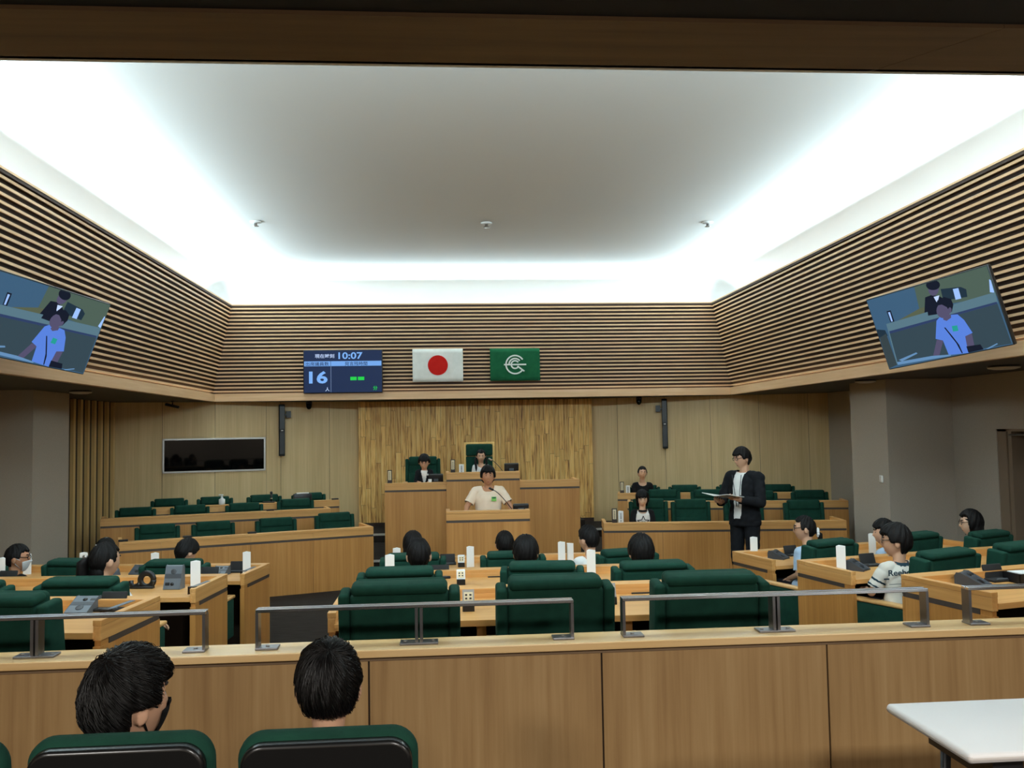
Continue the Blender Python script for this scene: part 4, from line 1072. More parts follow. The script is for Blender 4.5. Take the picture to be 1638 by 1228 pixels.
M['mask_white'] = fabric('white_mask', (214, 218, 222), (230, 232, 234), 500); M['mask_black'] = fabric('black_mask', (16, 16, 17), (24, 24, 25), 500)

def sst(a, b, x):
    t = max(0., min(1., (x-a)/(b-a))); return t*t*(3-2*t)
def head_pt(d, off=0.0):
    """surface of a head in head space (y forward) in direction d"""
    x, y, z = d
    az = atan2(x, y); el = math.asin(max(-1, min(1, z)))
    p = [x*.074, y*.094, z*.113]
    if z < 0:
        s = -z
        p[0] *= 1-.30*s*s-.08*s
        if y < 0: p[1] *= 1-.42*sst(.1, .95, s)
        else: p[1] *= 1-.06*s+.10*s*s
    if y > 0:
        g = lambda ax, ez, sx, sz: math.exp(-((az-ax)/sx)**2-((el-ez)/sz)**2)
        f = .0165*g(0, -.20, .13, .10)+.011*g(0, -.05, .10, .17)-.007*(g(.42, .10, .17, .11)+g(-.42, .10, .17, .11))+.004*(g(.4, .29, .3, .09)+g(-.4, .29, .3, .09))
        f += .005*g(0, -.56, .22, .06)+.004*g(0, -.70, .22, .05)-.004*g(0, -.63, .2, .025)+.006*g(0, -.98, .25, .14)+.003*(g(.6, -.25, .25, .2)+g(-.6, -.25, .25, .2))
        p[1] += f*y; p[0] += f*x; p[2] += f*z*.3
    v = Vector(p)
    if off: v += Vector((x/.074, y/.094, z/.113)).normalized()*off
    return v
def sph(az, el): return (sin(az)*cos(el), cos(az)*cos(el), sin(el))
def grid_sphere(fn, na=44, ne=30):
    vs = [fn(sph(0, -pi/2+.001))]; fs = []
    for j in range(1, ne):
        el = -pi/2+pi*j/ne
        for i in range(na): vs.append(fn(sph(2*pi*i/na, el)))
    vs.append(fn(sph(0, pi/2-.001))); top = len(vs)-1
    for i in range(na): fs.append((0, 1+i, 1+(i+1) % na)); fs.append((top, top-na+(i+1) % na, top-na+i))
    for j in range(ne-2):
        for i in range(na): a = 1+j*na; i2 = (i+1) % na; fs.append((a+i, a+na+i, a+na+i2, a+i2))
    return vs, fs
STY = {  # front hairline, side, back (elevations), thickness, top lift
    'short': (.52, .06, -.55, .015, .008), 'bangs': (.44, -.12, -.66, .021, .012), 'bob': (.40, -.40, -.98, .026, .012), 'long': (.62, -.45, -1.0, .022, .008), 'tied': (.66, -.02, -.62, .011, .004), 'full': (.45, .0, -.74, .022, .011), 'crop': (.56, .06, -.56, .012, .007)}
def hair_fn(style, seed):
    fr, sd, bk, th, lift = STY[style]; rnd = random.Random(seed); ph = [rnd.random()*6 for _ in range(6)]
    def fn(d):
        az = abs(atan2(d[0], d[1])); el = math.asin(max(-1, min(1, d[2])))
        if az < 1.05: line = fr+.05*sin(az*7+ph[0])+.035*sin(atan2(d[0], d[1])*17+ph[1])
        elif az < 1.95: line = fr+(sd-fr)*sst(1.02, 1.28, az)
        else: line = sd+(bk-sd)*sst(1.75, 2.25, az)
        w = sst(line-.07, line+.06, el)
        a = atan2(d[0], d[1]+.3)
        tk = th+lift*max(0, d[2])+.0022*sin(a*13+ph[2]+d[2]*5)+.0016*sin(a*29+ph[3])+.0014*sin(a*47+el*9+ph[4])
        if az > 1.3 and el < 0: tk *= .75+.25*(1+el/1.0) if style in ('short', 'crop', 'tied', 'full') else 1
        return head_pt(d, tk*w-.007*(1-w))
    return fn
def hand(mb, side, W, k, curl=.5, spread=1.0):
    """five-fingered hand; W: wrist frame with +y along the hand and +z its back"""
    W = W @ Matrix.Scale(k, 4)
    mb.rbox(-.039, .039, -.012, .092, -.014, .013, .012, 3, mat=W)
    for x, L, yb in ((-.029, .058, .083), (-.010, .070, .091), (.010, .076, .093), (.030, .068, .088)):
        x *= side*-1; p = Vector((x, yb-.012, 0)); a = 0; pts = [p.copy()]; dx = x*.10*spread
        for q, f in enumerate((.45, .32, .23)):
            a -= curl*(.55+.35*q); p = p+Vector((dx*f, L*f*cos(a), L*f*sin(a))); pts.append(p.copy())
        mb.tube(pts, [.0088, .0084, .0076, .0062], 8, mat=W); mb.ball(pts[-1], .0062, .0062, .0062, 8, 6, mat=W)
    s = -side
    pts = [Vector((s*-.030, .012, -.002)), Vector((s*-.052, .036, -.010)), Vector((s*-.060, .062, -.018)), Vector((s*-.056, .082, -.026))]
    mb.tube(pts, [.0125, .011, .0095, .007], 8, mat=W); mb.ball(pts[-1], .007, .007, .007, 8, 6, mat=W)
def frame_along(p0, p1, up=(0, 0, 1)):
    y = (Vector(p1)-Vector(p0)).normalized(); z = Vector(up)-y*y.dot(Vector(up))
    z.normalize(); x = y.cross(z); return Matrix(((x.x, y.x, z.x, p1[0]), (x.y, y.y, z.y, p1[1]), (x.z, y.z, z.z, p1[2]), (0, 0, 0, 1)))

def person(lab, H, floor, rz, pose='sit', hair='short', skin_='a', head_yaw=0, head_pitch=0, head_roll=0, hs=1.0, bw=.92, lean=0.0, top='white', sleeve=.55, jacket=None, bottom='trouser', arms=None, hem=.12, vox=.008, eyes=True, seed=1, neckl=.985, kfix=None, hand_up=(0, 0, 1), hand_dir=None, curl=.5, smile=False, loose=.0, trims=None, front=None, table=False):
    sit = pose == 'sit'; base = .48 if sit else 0.0
    hc = .78 if sit else 1.585
    k = kfix or (H.z-floor-base)/hc
    if sit:
        J = dict(pel=(0, -.03, .10), wai=(0, -.03, .25), che=(0, -.015, .42), nek=(0, 0, .565), hed=(0, .035, .78))
        J.update(hip=(.085, .02, .09), kne=(.105, .40, .10), ank=(.105, .40, -.40), toe=(.115, .54, -.445))
        J.update(sho=(.165, -.01, .515), elb=(.225, .03, .27), wri=(.15, .26, .29))
    else:
        J = dict(pel=(0, 0, .93), wai=(0, 0, 1.06), che=(0, 0, 1.25), nek=(0, -.01, 1.42), hed=(0, .02, 1.585))
        J.update(hip=(.085, 0, .90), kne=(.10, .02, .50), ank=(.105, -.03, .08), toe=(.12, .13, .035))
        J.update(sho=(.17, -.01, 1.375), elb=(.235, -.03, 1.10), wri=(.24, .07, .86))
    if sit and not arms and not table: J.update(elb=(.215, -.02, .27), wri=(.10, .22, .18))
    P = {}
    pz_ = J['pel'][2]
    def sh(p): return Vector((p[0], p[1]+lean*max(0, p[2]-pz_), p[2]))*k
    for n in ('pel', 'wai', 'che', 'nek', 'hed'): P[n] = sh(J[n])
    for s, c in ((-1, 'l'), (1, 'r')):
        for n in ('hip', 'kne', 'ank', 'toe', 'sho', 'elb', 'wri'):
            q = J[n]; q = (q[0]*s*bw, q[1], q[2])
            if sit and n in ('ank', 'toe'): P[n+c] = Vector((q[0]*k, q[1]*k, -base+(.09 if n == 'ank' else .035)))
            elif n in ('sho', 'elb', 'wri'): P[n+c] = sh(q)
            else: P[n+c] = Vector(q)*k
    if arms:
        for n, v in arms.items(): P[n] = Vector(v)*k
    hsc = hs
    RH = Matrix.Translation(P['hed']) @ Matrix.Rotation(head_yaw, 4, 'Z') @ Matrix.Rotation(head_pitch, 4, 'X') @ Matrix.Rotation(head_roll, 4, 'Y') @ Matrix.Scale(hsc, 4)
    mb = MB()
    def cap(a, b, ra, rb, sx=1): mb.tube([a, b], [ra, rb], 12); mb.ball(a, ra, ra, ra, 12, 8); mb.ball(b, rb, rb, rb, 12, 8)
    zs = [(P['pel']-Vector((0, 0, .08*k)), .135, .105), (P['pel'], .165, .118), ((P['pel']+P['wai'])/2, .155, .112), (P['wai'], .142, .102), ((P['wai']+P['che'])/2, .152, .106), (P['che'], .166, .112), (P['che']*.45+P['nek']*.55, .160, .098), (P['che']*.15+P['nek']*.85, .115, .078), (P['nek'], .062, .06)]
    vs = []; fs = []; n = 20
    for c, a, b in zs:
        for i in range(n): t = 2*pi*i/n; vs.append((c.x+a*k*bw*cos(t), c.y+b*k*sin(t), c.z))
    for j in range(len(zs)-1):
        for i in range(n): i2 = (i+1) % n; fs.append((j*n+i, j*n+i2, (j+1)*n+i2, (j+1)*n+i))
    fs.append(list(range(n))[::-1]); fs.append([(len(zs)-1)*n+i for i in range(n)]); mb.add(vs, fs)
    cap(P['nek']-Vector((0, 0, .03*k)), RH @ Vector((0, -.022, -.06)), .056*k, .050*hsc)
    segs = []
    for c in 'lr':
        cap(P['nek']+(P['sho'+c]-P['nek'])*.25-Vector((0, 0, .015*k)), P['sho'+c], .05*k, .056*k)
        cap(P['sho'+c], P['elb'+c], .050*k, .039*k); cap(P['elb'+c], P['wri'+c], .038*k, .027*k)
        cap(P['hip'+c], P['kne'+c], .082*k, .058*k); cap(P['kne'+c], P['ank'+c], .055*k, .038*k); cap(P['ank'+c]-Vector((0, .03*k, .02)), P['toe'+c], .038*k, .030*k)
    hv, hf = grid_sphere(head_pt, 56, 40)
    mb.add(hv, hf, 0, True, RH)
    for s in (-1, 1):
        E_m = RH @ Matrix.Translation((s*.080, -.012, -.008)) @ Matrix.Rotation(s*radians(-32), 4, 'Z') @ Matrix.Rotation(radians(-8), 4, 'X')
        mb.ball((0, 0, 0), .009, .021, .033, 10, 8, mat=E_m); mb.ball((s*.004, -.006, .004), .007, .014, .024, 10, 8, mat=E_m)
    tmp = mb.build('person', SK[skin_]); r = tmp.modifiers.new('r', 'REMESH'); r.mode = 'VOXEL'; r.voxel_size = vox; r.use_smooth_shade = True
    sm = tmp.modifiers.new('s', 'SMOOTH'); sm.factor = .5; sm.iterations = 2
    bpy.context.view_layer.update(); dg = bpy.context.evaluated_depsgraph_get()
    me = bpy.data.meshes.new_from_object(tmp.evaluated_get(dg)); old = tmp.data
    nb = len(me.vertices); co = np.empty(nb*3, 'f'); me.vertices.foreach_get('co', co); co = co.reshape(-1, 3)
    no = np.empty(nb*3, 'f'); me.vertices.foreach_get('normal', no); no = no.reshape(-1, 3)
    bpy.data.objects.remove(tmp); bpy.data.meshes.remove(old)
    # hands joined to the same body
    hb = MB()
    for s, c in ((-1, 'l'), (1, 'r')):
        hd = (hand_dir or {}).get(c); up = (hand_up or {}).get(c, (0, 0, 1)) if isinstance(hand_up, dict) else hand_up
        e, w = P['elb'+c], P['wri'+c]
        fr = frame_along(w-Vector(hd), w, up) if hd else frame_along(e, w, up)
        hand(hb, s, fr, k*.95, curl)
    hm = bpy.data.meshes.new('hand'); hm.from_pydata(hb.v, [], hb.f); hm.polygons.foreach_set('use_smooth', [True]*len(hb.f))
    bm = bmesh.new(); bm.from_mesh(me); bm.from_mesh(hm); bm.to_mesh(me); bm.free(); bpy.data.meshes.remove(hm)
    me.polygons.foreach_set('use_smooth', [True]*len(me.polygons)); me.materials.clear(); me.materials.append(SK[skin_])
    off = Matrix.Rotation(rz, 3, 'Z') @ P['hed']
    root = bpy.data.objects.new('person', me); COL.objects.link(root)
    root.location = (H.x-off.x, H.y-off.y, floor+base if not kfix else H.z-P['hed'].z); root.rotation_euler = (0, 0, rz)
    tag(root, lab, 'person')
    # which bone each point of the body belongs to
    bones = [('torso', P['pel']-Vector((0, 0, .1*k)), P['nek'], .12*k), ('neck', P['nek']+Vector((0, 0, .012*k)), P['hed'], .055), ('head', P['hed'], P['hed']+Vector((0, 0, .02)), .1)]
    for c in 'lr':
        bones += [('sho', P['nek'], P['sho'+c], .05*k), ('ua'+c, P['sho'+c], P['elb'+c], .045*k), ('fa'+c, P['elb'+c], P['wri'+c], .033*k), ('th'+c, P['hip'+c], P['kne'+c], .07*k), ('sh'+c, P['kne'+c], P['ank'+c], .047*k), ('ft'+c, P['ank'+c]-Vector((0, .03*k, .02)), P['toe'+c], .034*k)]
    Dm = []; Tm = []
    for nme, a, b, rad in bones:
        a = np.array(a); ab = np.array(b)-a; t = np.clip(((co-a) @ ab)/max(ab @ ab, 1e-9), 0, 1)
        Dm.append(np.linalg.norm(co-a-t[:, None]*ab, axis=1)-rad); Tm.append(t)
    Dm = np.array(Dm); bi = Dm.argmin(0); tt = np.array(Tm)[bi, np.arange(nb)]
    names = np.array([b[0] for b in bones])[bi]; kind = np.array([x[:2] for x in names])
    zrel = (co[:, 2]-P['pel'].z)/(P['nek'].z-P['pel'].z)          # 0 at the hips, 1 at the neck
    rad_n = np.hypot(co[:, 0]-P['nek'].x, co[:, 1]-P['nek'].y)
    fl = [list(p.vertices) for p in me.polygons if max(p.vertices) < nb]
    def garment(name, mask, offs, mat, thick=.004):
        idx = -np.ones(nb, int); fs = [f for f in fl if all(mask[i] for i in f)]
        if not fs: return None
        u = np.unique(np.array([i for f in fs for i in f])); idx[u] = np.arange(len(u))
        v = co[u]+no[u]*offs[u][:, None]
        m2 = bpy.data.meshes.new(name); m2.from_pydata(v.tolist(), [], [[int(idx[i]) for i in f] for f in fs]); m2.materials.append(mat)
        m2.polygons.foreach_set('use_smooth', [True]*len(fs)); m2.update()
        o = bpy.data.objects.new(name, m2); COL.objects.link(o); o.parent = root
        s1 = o.modifiers.new('smooth', 'SMOOTH'); s1.factor = .5; s1.iterations = 5
        s2 = o.modifiers.new('thickness', 'SOLIDIFY'); s2.thickness = thick; s2.offset = 1
        return o
    fold = .0025*np.sin(co[:, 2]*70+co[:, 0]*38)*np.sin(co[:, 0]*45+co[:, 1]*30)
    tors = (kind == 'to') | (kind == 'sh') & (names == 'sho')
    below = (kind == 'th') & (zrel > hem-.30) & (co[:, 1] < P['pel'].y+.16*k) if sit else (kind == 'th') & (zrel > hem)
    arm = (kind == 'ua') & (tt <= sleeve) if sleeve <= 1 else (kind == 'ua') | (kind == 'fa') & (tt <= sleeve-1)
    open_neck = ~((zrel > neckl) & (rad_n < .085*k)) & ~((co[:, 1] > P['nek'].y) & ((co[:, 0]/(.075*k))**2+((P['nek'].z+.01*k-co[:, 2])/(.062*k))**2 < 1))
    legs = (kind == 'th') | (kind == 'sh') & (names != 'sho') | (kind == 'to') & (zrel < .2)
    legs &= ~((kind == 'sh') & (names != 'sho') & (tt > .95))
    garment('trousers', legs, np.full(nb, .007)+fold, CL[bottom])
    for c in 'lr': garment('shoe', names == 'ft'+c, np.full(nb, .006), M['shoe'])
    hemz = hem
    sh_mask = (tors & (zrel > hemz-.0) | below | arm) & open_neck
    offs = .009+fold+loose*(1-np.clip(zrel, 0, 1))*(kind == 'to')+np.where(kind == 'ua', .006+loose*.6*tt, 0)
    if jacket:
        garment('shirt', (tors & (zrel > (.3 if not front else -.02))) & ~((zrel > 1.02)) | (names == 'neck') & (tt < .22), np.full(nb, .006 if not front else .012), CL[top])
        fr_open = (co[:, 1] > P['che'].y) & (np.abs(co[:, 0]) < np.clip((zrel-.28)*.085, 0, .06)*k/.9) & (zrel > .28)
        if front: fr_open = (co[:, 1] > P['che'].y) & (co[:, 0] > (front[0]+front[2]*np.clip(zrel, 0, 1))*k) & (co[:, 0] < (front[1]+front[3]*np.clip(zrel, 0, 1))*k) & (zrel > .02)
        garment('jacket', (tors & (zrel > hem) | below | (kind == 'ua') | (kind == 'fa') & (tt < .93)) & ~fr_open & ~((zrel > .985) & (rad_n < .07*k)), .017+fold*1.6, CL[jacket], .005)
    else:
        o = garment('shirt', sh_mask, offs, CL[top])
        if trims:
            if 'sleeve' in trims:
                for lo, hi in trims['sleeve']:
                    for c in 'lr': garment('sleeve_stripe', (names == 'ua'+c) & (tt > lo) & (tt < hi), offs+.0045, CL[trims['mat']], .002)
            if 'raglan' in trims:
                rg = arm & open_neck | (names == 'sho') & open_neck & (np.abs(co[:, 0]) > .075*k) | (kind == 'to') & open_neck & (np.abs(co[:, 0]) > (.085+.1*(1-zrel))*k) & (zrel > .7)
                for sg in (-1, 1): garment('raglan_sleeve', rg & (co[:, 0]*sg > 0), offs+.0045, CL[trims['mat']], .002)
            if 'collar' in trims: garment('collar_band', ((tors | (kind == 'ne') & (tt < .1)) & (rad_n < .092*k) & (rad_n > .05*k) & (zrel > .93) & (zrel < 1.03)), offs+.004, CL[trims['mat']], .002)
    # hair
    hvs, hfs = grid_sphere(hair_fn(hair, seed), 96, 64)
    hmb = MB().add(hvs, hfs, 0, True)
    hob = None
    def hp(az, el, off=0): return head_pt(sph(az, el), off)
    if hair == 'long':
        for (zz,) in ((0,),):
            secs = [(.05, .083, .09, -.012), (-.03, .090, .082, -.03), (-.10, .094, .066, -.045), (-.17, .098, .052, -.06), (-.26, .098, .042, -.07), (-.33, .09, .03, -.07)]
            vs = []; fs = []; n = 28
            for z, a, b, yo in secs:
                for i in range(n): t = 2*pi*i/n; w_ = 1+.02*sin(9*t+z*20); vs.append((a*w_*cos(t), yo+b*w_*sin(t), z))
            for j in range(len(secs)-1):
                for i in range(n): i2 = (i+1) % n; fs.append((j*n+i, (j+1)*n+i, (j+1)*n+i2, j*n+i2))
            fs.append(list(range(n))); fs.append([(len(secs)-1)*n+i for i in range(n)][::-1]); hmb.add(vs, fs, 0, True)
    ex = []
    if hair == 'bob':
        secs = [(.05, .082, .07, -.034), (-.03, .089, .05, -.052), (-.085, .09, .042, -.06), (-.13, .083, .036, -.062)]
        vs = []; fs = []; n = 28
        for z, a, b, yo in secs:
            for i in range(n): t = 2*pi*i/n; w_ = 1+.015*sin(11*t+z*30); vs.append((a*w_*cos(t), yo+b*w_*sin(t), z))
        for j in range(len(secs)-1):
            for i in range(n): i2 = (i+1) % n; fs.append((j*n+i, (j+1)*n+i, (j+1)*n+i2, j*n+i2))
        fs.append(list(range(n))); fs.append([(len(secs)-1)*n+i for i in range(n)][::-1]); hmb.add(vs, fs, 0, True)
    hob = hmb.build('hair', M['hair'], root, mw=RH)
    if eyes:
        for s in (-1, 1):
            c = head_pt(sph(s*.40, .09), -.0035)
            e = MB().ball(c, .0145, .0075, .0064, 12, 8, 0).ball(c+Vector((0, .0040, -.0002)), .0088, .0050, .0064, 12, 8, 1)
            e.build('eye', [M['eye_white'], M['iris']], root, mw=RH)
            MB().tube([head_pt(sph(s*a, .26+.05*sin((a-.15)*5)), .0015) for a in (.18, .32, .46, .60)], [.0036, .0052, .0050, .0024], 6).build('eyebrow', M['brow'], root, mw=RH)
        up = .04 if smile else 0
        MB().tube([head_pt(sph(a, -.63+up*abs(a)/.2), .0012) for a in (-.24, -.12, 0, .12, .24)], [.0018, .0044, .0055, .0044, .0018], 6).build('mouth', M['lip'], root, mw=RH)
    root['_k'] = 0; del root['_k']
    return root, RH, P, k
def tail(root, RH, pts, rs, name='ponytail', nape=None):
    m = MB()
    if nape: m.ball(*nape, 16, 10)
    return m.tube(pts, rs, 12, flat=.75).ball(pts[-1], rs[-1], rs[-1], rs[-1], 10, 6).build(name, M['hair'], root, mw=RH)
def glasses(root, RH):
    m = MB()
    for s in (-1, 1):
        c = head_pt(sph(s*.38, .07), .013)
        m.tube([c+Vector((.024*cos(a), 0, .017*sin(a))) for a in [2*pi*i/14 for i in range(15)]], .0028, 6)
        m.tube([c+Vector((s*.024, 0, .006)), Vector((s*.078, .04, .022)), Vector((s*.079, -.01, .018))], .003, 6)
    a, b = head_pt(sph(-.1, .08), .012), head_pt(sph(.1, .08), .012); m.tube([a, b], .0018, 6)
    return m.build('glasses', M['black'], root, mw=RH)
def mask(root, RH, mat):
    m = MB(); vs = []; fs = []; n = 20; q = 12
    for j in range(q+1):
        el = -.10-1.02*j/q
        for i in range(n+1):
            az = (-1.05+2.1*i/n)*(1-.35*(j/q)**2); vs.append(head_pt(sph(az, el-.05*(az*az)), .0065+.004*math.exp(-(az/.3)**2)))
    for j in range(q):
        for i in range(n): a = j*(n+1)+i; fs.append((a, a+n+1, a+n+2, a+1))
    m.add(vs, fs, 0, True)
    for s in (-1, 1):
        e = s*1.05; m.tube([head_pt(sph(e, -.14), .006), Vector((s*.083, .0, .022)), Vector((s*.088, -.022, .0)), Vector((s*.082, -.008, -.034)), head_pt(sph(s*.72, -1.0), .006)], .0016, 5)
    o = m.build('face_mask', mat, root, mw=RH); sm = o.modifiers.new('s', 'SMOOTH'); sm.factor = .5; sm.iterations = 4; so = o.modifiers.new('t', 'SOLIDIFY'); so.thickness = .002; return o
def strands(root, RH, style, seed, n=2600, crown=(0.05, -.45, .89), maxphi=2.2, swirl=.5):
    rnd = random.Random(seed); fn = hair_fn(style, seed); c = Vector(crown).normalized()
    a = c.orthogonal().normalized(); b = c.cross(a); m = MB(); cnt = 0
    fr, sd, bk, th, lift = STY[style]
    while cnt < n:
        f0 = rnd.random()**.7*maxphi; az = rnd.random()*2*pi; L = .35+rnd.random()*.45; lf = .001+.006*rnd.random()
        pts = []
        for i in range(7):
            f = f0+L*i/6; t = az+swirl*f; d = (c*cos(f)+(a*cos(t)+b*sin(t))*sin(f)).normalized()
            A = abs(atan2(d.x, d.y)); el = math.asin(d.z)
            line = fr if A < 1.05 else (fr+(sd-fr)*sst(1.02, 1.28, A) if A < 1.95 else sd+(bk-sd)*sst(1.75, 2.25, A))
            if el < line-.02: break
            p = fn(tuple(d)); pts.append(p*(1+(lf*(.3+.7*sin(pi*i/6))+.003*(i/6)**2*rnd.random())/.1))
        if len(pts) >= 4:
            w = .0006+.0005*rnd.random(); m.tube(pts, [w]+[w*1.2]*(len(pts)-2)+[w*.3], 3, cap=False)
        cnt += 1
    return m.build('hair_strands', M['strand'], root, mw=RH)

PI = pi
# --- foreground
H = py(207, 1125, 2.36)
r1, R1, _, _ = person('boy in a black face mask looking right, full dark hair, foreground seat', H, .45, radians(-8), hair='full', head_yaw=radians(-34), head_pitch=radians(2), hs=1.0, top='mid', vox=.006, seed=3)
mask(r1, R1, M['mask_black']); strands(r1, R1, 'full', 3, 4200, maxphi=2.5)
H = py(526, 1101, 2.38)
r2, R2_, _, _ = person('boy with short black hair seen from behind, second foreground seat', H, .45, 0, hair='short', head_yaw=radians(6), head_pitch=radians(-2), hs=.93, top='navy', vox=.006, seed=5)
strands(r2, R2_, 'short', 5, 4600, maxphi=2.3, crown=(.02, -.5, .86))
# --- speaking boy
H = py(780.5, 762, 11.0)
a0_, a1_ = 1, 1
r, RH, P, k = person('boy in a pale cream T-shirt speaking behind the wooden speaking stand', H, .15, PI, pose='stand', hair='bangs', skin_='b', head_pitch=radians(4), hs=1.02, bw=1.08, top='cream', sleeve=.78, bottom='denim', hem=-.05, loose=.02, seed=11, arms={'elbl': (-.31, .07, 1.16), 'elbr': (.31, .07, 1.16), 'wril': (-.335, .17, .995), 'wrir': (.335, .17, .995)}, hand_dir={'l': (0, .25, -.04), 'r': (0, .25, -.04)}, curl=.2)
tg = MB().box(-.03, .03, .0, .004, -.035, .02).build('name_tag', plain('tag_green', (126, 196, 96), .6), root_ := r, loc=(-.075*k, P['che'].y+.142*k, P['che'].z+.03*k))
MB().box(-.022, .022, .004, .006, -.002, .016).build('tag_print', plain('tag_dark_green', (30, 104, 66), .6), tg)
# --- girl in the tall chair
H = py(769.3, 729.5, 14.75)
r, RH, P, k = person('girl with two long dark tails of hair, in the tall chair of the dais', H, .66, PI, hair='tied', skin_='a', head_pitch=radians(-10), hs=.94, bw=.85, top='white', sleeve=1.8, seed=12)
for s in (-1, 1): tail(r, RH, [(s*.072, -.02, .0), (s*.094, .0, -.05), (s*.098, .02, -.12), (s*.088, .055, -.20), (s*.078, .07, -.27)], [.014, .024, .026, .024, .012], 'hair_tail')
# --- man on the dais
H = py(678.5, 739.5, 14.0)
r, RH, P, k = person('young man in a dark jacket and white shirt reading on the dais', H, .66, PI, hair='full', skin_='a', head_pitch=radians(-22), hs=1.0, top='white', jacket='suit', seed=13, lean=.08, table=True)
MB().lathe([(.016, 0), (.016, .004)], 12, mat=Matrix.Translation((-.085*k, P['che'].y+.138*k, P['che'].z+.05*k)) @ Matrix.Rotation(-pi/2, 4, 'X')).build('badge', M['paper'], r)
# --- right benches
A, B = Vector(RXX[3][0]), Vector(RXX[3][1]); n_ = Vector((-(B-A).y, (B-A).x)).normalized()
Hh = on_line(1027.5, 756.5, tuple(A+n_*.55), tuple(B+n_*.55))
r, RH, P, k = person('woman in a black top with hair tied back, back row of the right benches', Hh, XZ[3], PI+radians(-8), hair='tied', skin_='a', hs=.98, head_yaw=radians(6), top='black', sleeve=1.8, seed=14, smile=True, neckl=.97)
A, B = Vector(RXX[1][0]), Vector(RXX[1][1]); n_ = Vector((-(B-A).y, (B-A).x)).normalized()
Hh = on_line(1027.5, 798, tuple(A+n_*.72), tuple(B+n_*.72))
r, RH, P, k = person('smiling girl in a white shirt with black sleeves and a star print', Hh, 0, PI+radians(-6), hair='bob', skin_='c', hs=.96, head_pitch=radians(-13), head_roll=radians(3), top='white', sleeve=.95, seed=15, smile=True, bw=.88, table=True, trims={'raglan': 1, 'collar': 1, 'mat': 'black'})
m = MB(); R_ = .088; pts = [((R_ if i % 2 == 0 else R_*.45)*sin(i*pi/5), (R_ if i % 2 == 0 else R_*.45)*cos(i*pi/5)) for i in range(11)]
for (a, b), (c, d) in zip(pts[:-1], pts[1:]): m.tube([(a, 0, b), (c, 0, d)], .0055, 6)
for z in (-.008, .006): m.box(-.03, -.004, -.002, .003, z-.004, z+.004).box(.002, .03, -.002, .003, z-.004, z+.004)
m.build('star_print', M['black_soft'], r, loc=(0, P['che'].y+.125*k, P['che'].z-.06*k), rot=(radians(-4), 0, 0))
# --- standing man
H = py(1187, 733.5, 10.25)
r, RH, P, k = person('standing man in a dark suit and glasses reading from papers, right of the dais', H, 0, radians(126), pose='stand', hair='full', skin_='a', head_pitch=radians(-8), head_yaw=radians(-22), hs=1.02, bw=1.04, front=(-.03, .045, -.015, .015), top='white', jacket='suit', bottom='suit', hem=-.15, seed=16, vox=.0075, arms={'elbl': (-.25, .06, 1.12), 'elbr': (.25, .06, 1.12), 'wril': (-.13, .30, 1.16), 'wrir': (.10, .30, 1.12)}, hand_dir={'l': (.06, .2, .03), 'r': (-.06, .2, .03)}, hand_up={'l': (0, .2, -1), 'r': (0, .2, -1)}, curl=.7)
glasses(r, RH)
m = MB()
for s in (-1, 1): m.box(-.004, .004, -.001, .001, -.19, .19, mat=Matrix.Translation((s*.035*k, P['che'].y+.13*k, P['che'].z-.01*k)) @ Matrix.Rotation(s*radians(8), 4, 'Y'))
m.build('lanyard', M['grey_dark'], r)
pw = r.matrix_basis.copy(); bpy.context.view_layer.update(); Wm = r.matrix_world
ppos = Wm @ (Vector((-.02, .42, 1.185))*k)
t = thing('paper_bundle', 'open white papers held in the hands of the standing man', 'papers', ppos, radians(118))
for s, tz in ((-1, 8), (1, -8)):
    MB().box(min(0, s*.2), max(0, s*.2), -.14, .14, 0, .006, mat=Matrix.Rotation(radians(9), 4, 'X') @ Matrix.Rotation(radians(tz), 4, 'Y')).build('sheet', M['paper'], t)
# --- members' rows: centre
person('long-haired girl seen from behind, far row of the centre block', py(660.5, 872, 8.2), 0, 0, hair='long', hs=.97, top='mid', eyes=True, seed=21, vox=.009)
person('round-headed child with short black hair seen from behind, second row of the centre block', py(670, 889.5, 6.5), .15, 0, hair='crop', hs=1.03, top='mid', seed=22, vox=.009)
person('child with dark hair seen from behind, middle of the far row of the centre block', py(807.5, 871, 8.2), 0, 0, hair='short', hs=.98, top='mid', seed=23, vox=.009)
person('child in a dark jacket seen from behind, second row of the centre block', py(841, 886, 6.45), .15, radians(-5), hair='full', hs=1.0, top='black', sleeve=1.9, seed=24, vox=.009, arms={'elbl': (-.27, .08, .30), 'wril': (-.26, .30, .34)})
person('boy in a white shirt with his head turned left, far row of the centre block', py(941, 863, 8.1), 0, radians(14), hair='short', hs=1.02, head_yaw=radians(24), top='white', seed=25, vox=.009)
person('bob-haired child seen from behind, second row of the centre block', py(1025.5, 884, 6.5), .15, 0, hair='bangs', hs=1.02, top='mid', seed=26, vox=.009)
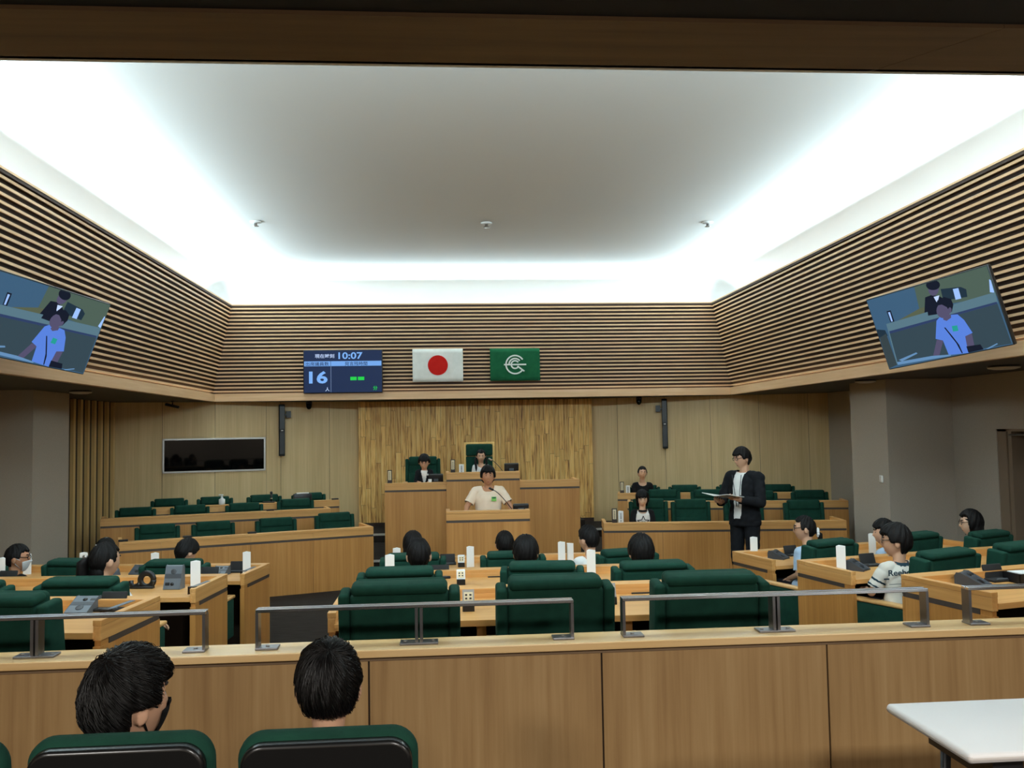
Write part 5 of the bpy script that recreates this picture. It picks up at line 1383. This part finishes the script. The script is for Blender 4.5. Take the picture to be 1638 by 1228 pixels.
# left
r, RH, P, k = person('boy in glasses and a white face mask, black shirt, left edge of the photo', py(28, 893.5, 8.25), 0, radians(-25), hair='crop', skin_='b', hs=1.02, head_yaw=radians(-52), top='black', seed=27, vox=.008)
mask(r, RH, M['mask_white']); glasses(r, RH)
r, RH, P, k = person('girl with a ponytail and shiny hair clips, left block', py(168, 897.5, 6.35), .15, radians(-10), hair='tied', hs=1.06, head_yaw=radians(-28), head_pitch=radians(-4), top='white', sleeve=1.6, seed=28, vox=.008, arms={'elbr': (.30, .12, .26), 'wrir': (.40, .22, .2)})
tail(r, RH, [(-.045, -.095, .03), (-.07, -.112, -.01), (-.078, -.10, -.09), (-.07, -.09, -.17), (-.06, -.085, -.22)], [.02, .044, .050, .042, .02], nape=((-.005, -.052, -.075), .064, .040, .062))
m = MB().tube([head_pt(sph(radians(a), .95), .017) for a in range(190, 290, 12)], .005, 6).ball((-.05, -.112, .03), .022, .012, .014, 12, 8)
m.build('hair_clip', M['metal_light'], r, mw=RH)
person('child with only the top of dark hair showing behind the ponytail girl', py(169, 882, 8.6), 0, radians(-10), hair='short', hs=.98, top='mid', seed=29, vox=.009)
person('boy with dark hair looking down to the right, far row of the left block', py(298, 884, 8.25), 0, radians(-10), hair='full', hs=.96, head_yaw=radians(-28), head_pitch=radians(-26), top='mid', seed=30, vox=.009)
# right
r, RH, P, k = person('girl in glasses with a white scrunchie and light blue shirt, right block', py(1287, 846, 8.2), 0, radians(28), hair='tied', hs=1.02, skin_='a', head_yaw=radians(42), top='blue', sleeve=.85, seed=31, vox=.008)
glasses(r, RH)
tail(r, RH, [(0, -.10, -.02), (.0, -.135, -.05), (.0, -.135, -.10), (.0, -.115, -.16)], [.02, .032, .03, .012])
m = MB()
for i in range(9): a = 2*pi*i/9; m.ball((.03*cos(a), -.118, -.03+.03*sin(a)), .016, .014, .016, 8, 6)
m.build('scrunchie', M['paper'], r, mw=RH)
r, RH, P, k = person('boy in a light blue shirt with a fringe, behind the boy with glasses, right block', py(1414, 852.5, 8.35), 0, radians(30), hair='bangs', skin_='a', hs=1.0, head_yaw=radians(42), top='blue', seed=32, vox=.008)
r, RH, P, k = person('boy in glasses and a pale shirt with two dark sleeve stripes, right block', py(1433, 866.5, 6.45), .15, radians(8), hair='full', skin_='a', hs=1.03, head_yaw=radians(52), top='grey', sleeve=.80, seed=33, vox=.007, loose=.015, bw=1.02, trims={'sleeve': [(.42, .54), (.64, .76)], 'collar': 1, 'mat': 'teal'}, arms={'elbl': (-.29, .06, .27), 'elbr': (.24, .03, .27), 'wril': (-.2, .29, .27), 'wrir': (.12, .25, .2)})
glasses(r, RH)
M['print'] = plain('shirt_print', (44, 62, 74), .8)
sv = [v.co for c in r.children if c.name.startswith('shirt') for v in c.data.vertices]
def back_y(x, z): return min(v.y for v in sv if abs(v.x-x) < .05*k and abs(v.z-z) < .03*k)-.0035
zt_ = P['che'].z+.075*k; x0_ = -.06*k
text('Reebok', .06*k, M['print'], r, 'shirt_lettering', (x0_, back_y(x0_, zt_), zt_), (pi/2, 0, 0), 'CENTER', .32*k, .02)
m = MB()
for (xa, xb, dz, th) in ((-.23, .10, -.11, .002), (-.24, -.18, -.068, .007), (-.06, .04, -.16, .005), (-.09, .06, -.2, .005), (-.1, .05, -.29, .005)):
    yb = back_y((xa+xb)/2*k, zt_+dz*k); m.box(xa*k, xb*k, yb-.001, yb+.001, zt_+(dz-th)*k, zt_+(dz+th)*k)
m.build('shirt_print', M['print'], r)
r, RH, P, k = person('long-haired woman in glasses and a black top, right edge of the right block', py(1553, 837, 8.55), 0, radians(32), hair='long', skin_='c', hs=1.04, head_yaw=radians(40), top='black', sleeve=.9, seed=34, vox=.008)
glasses(r, RH)
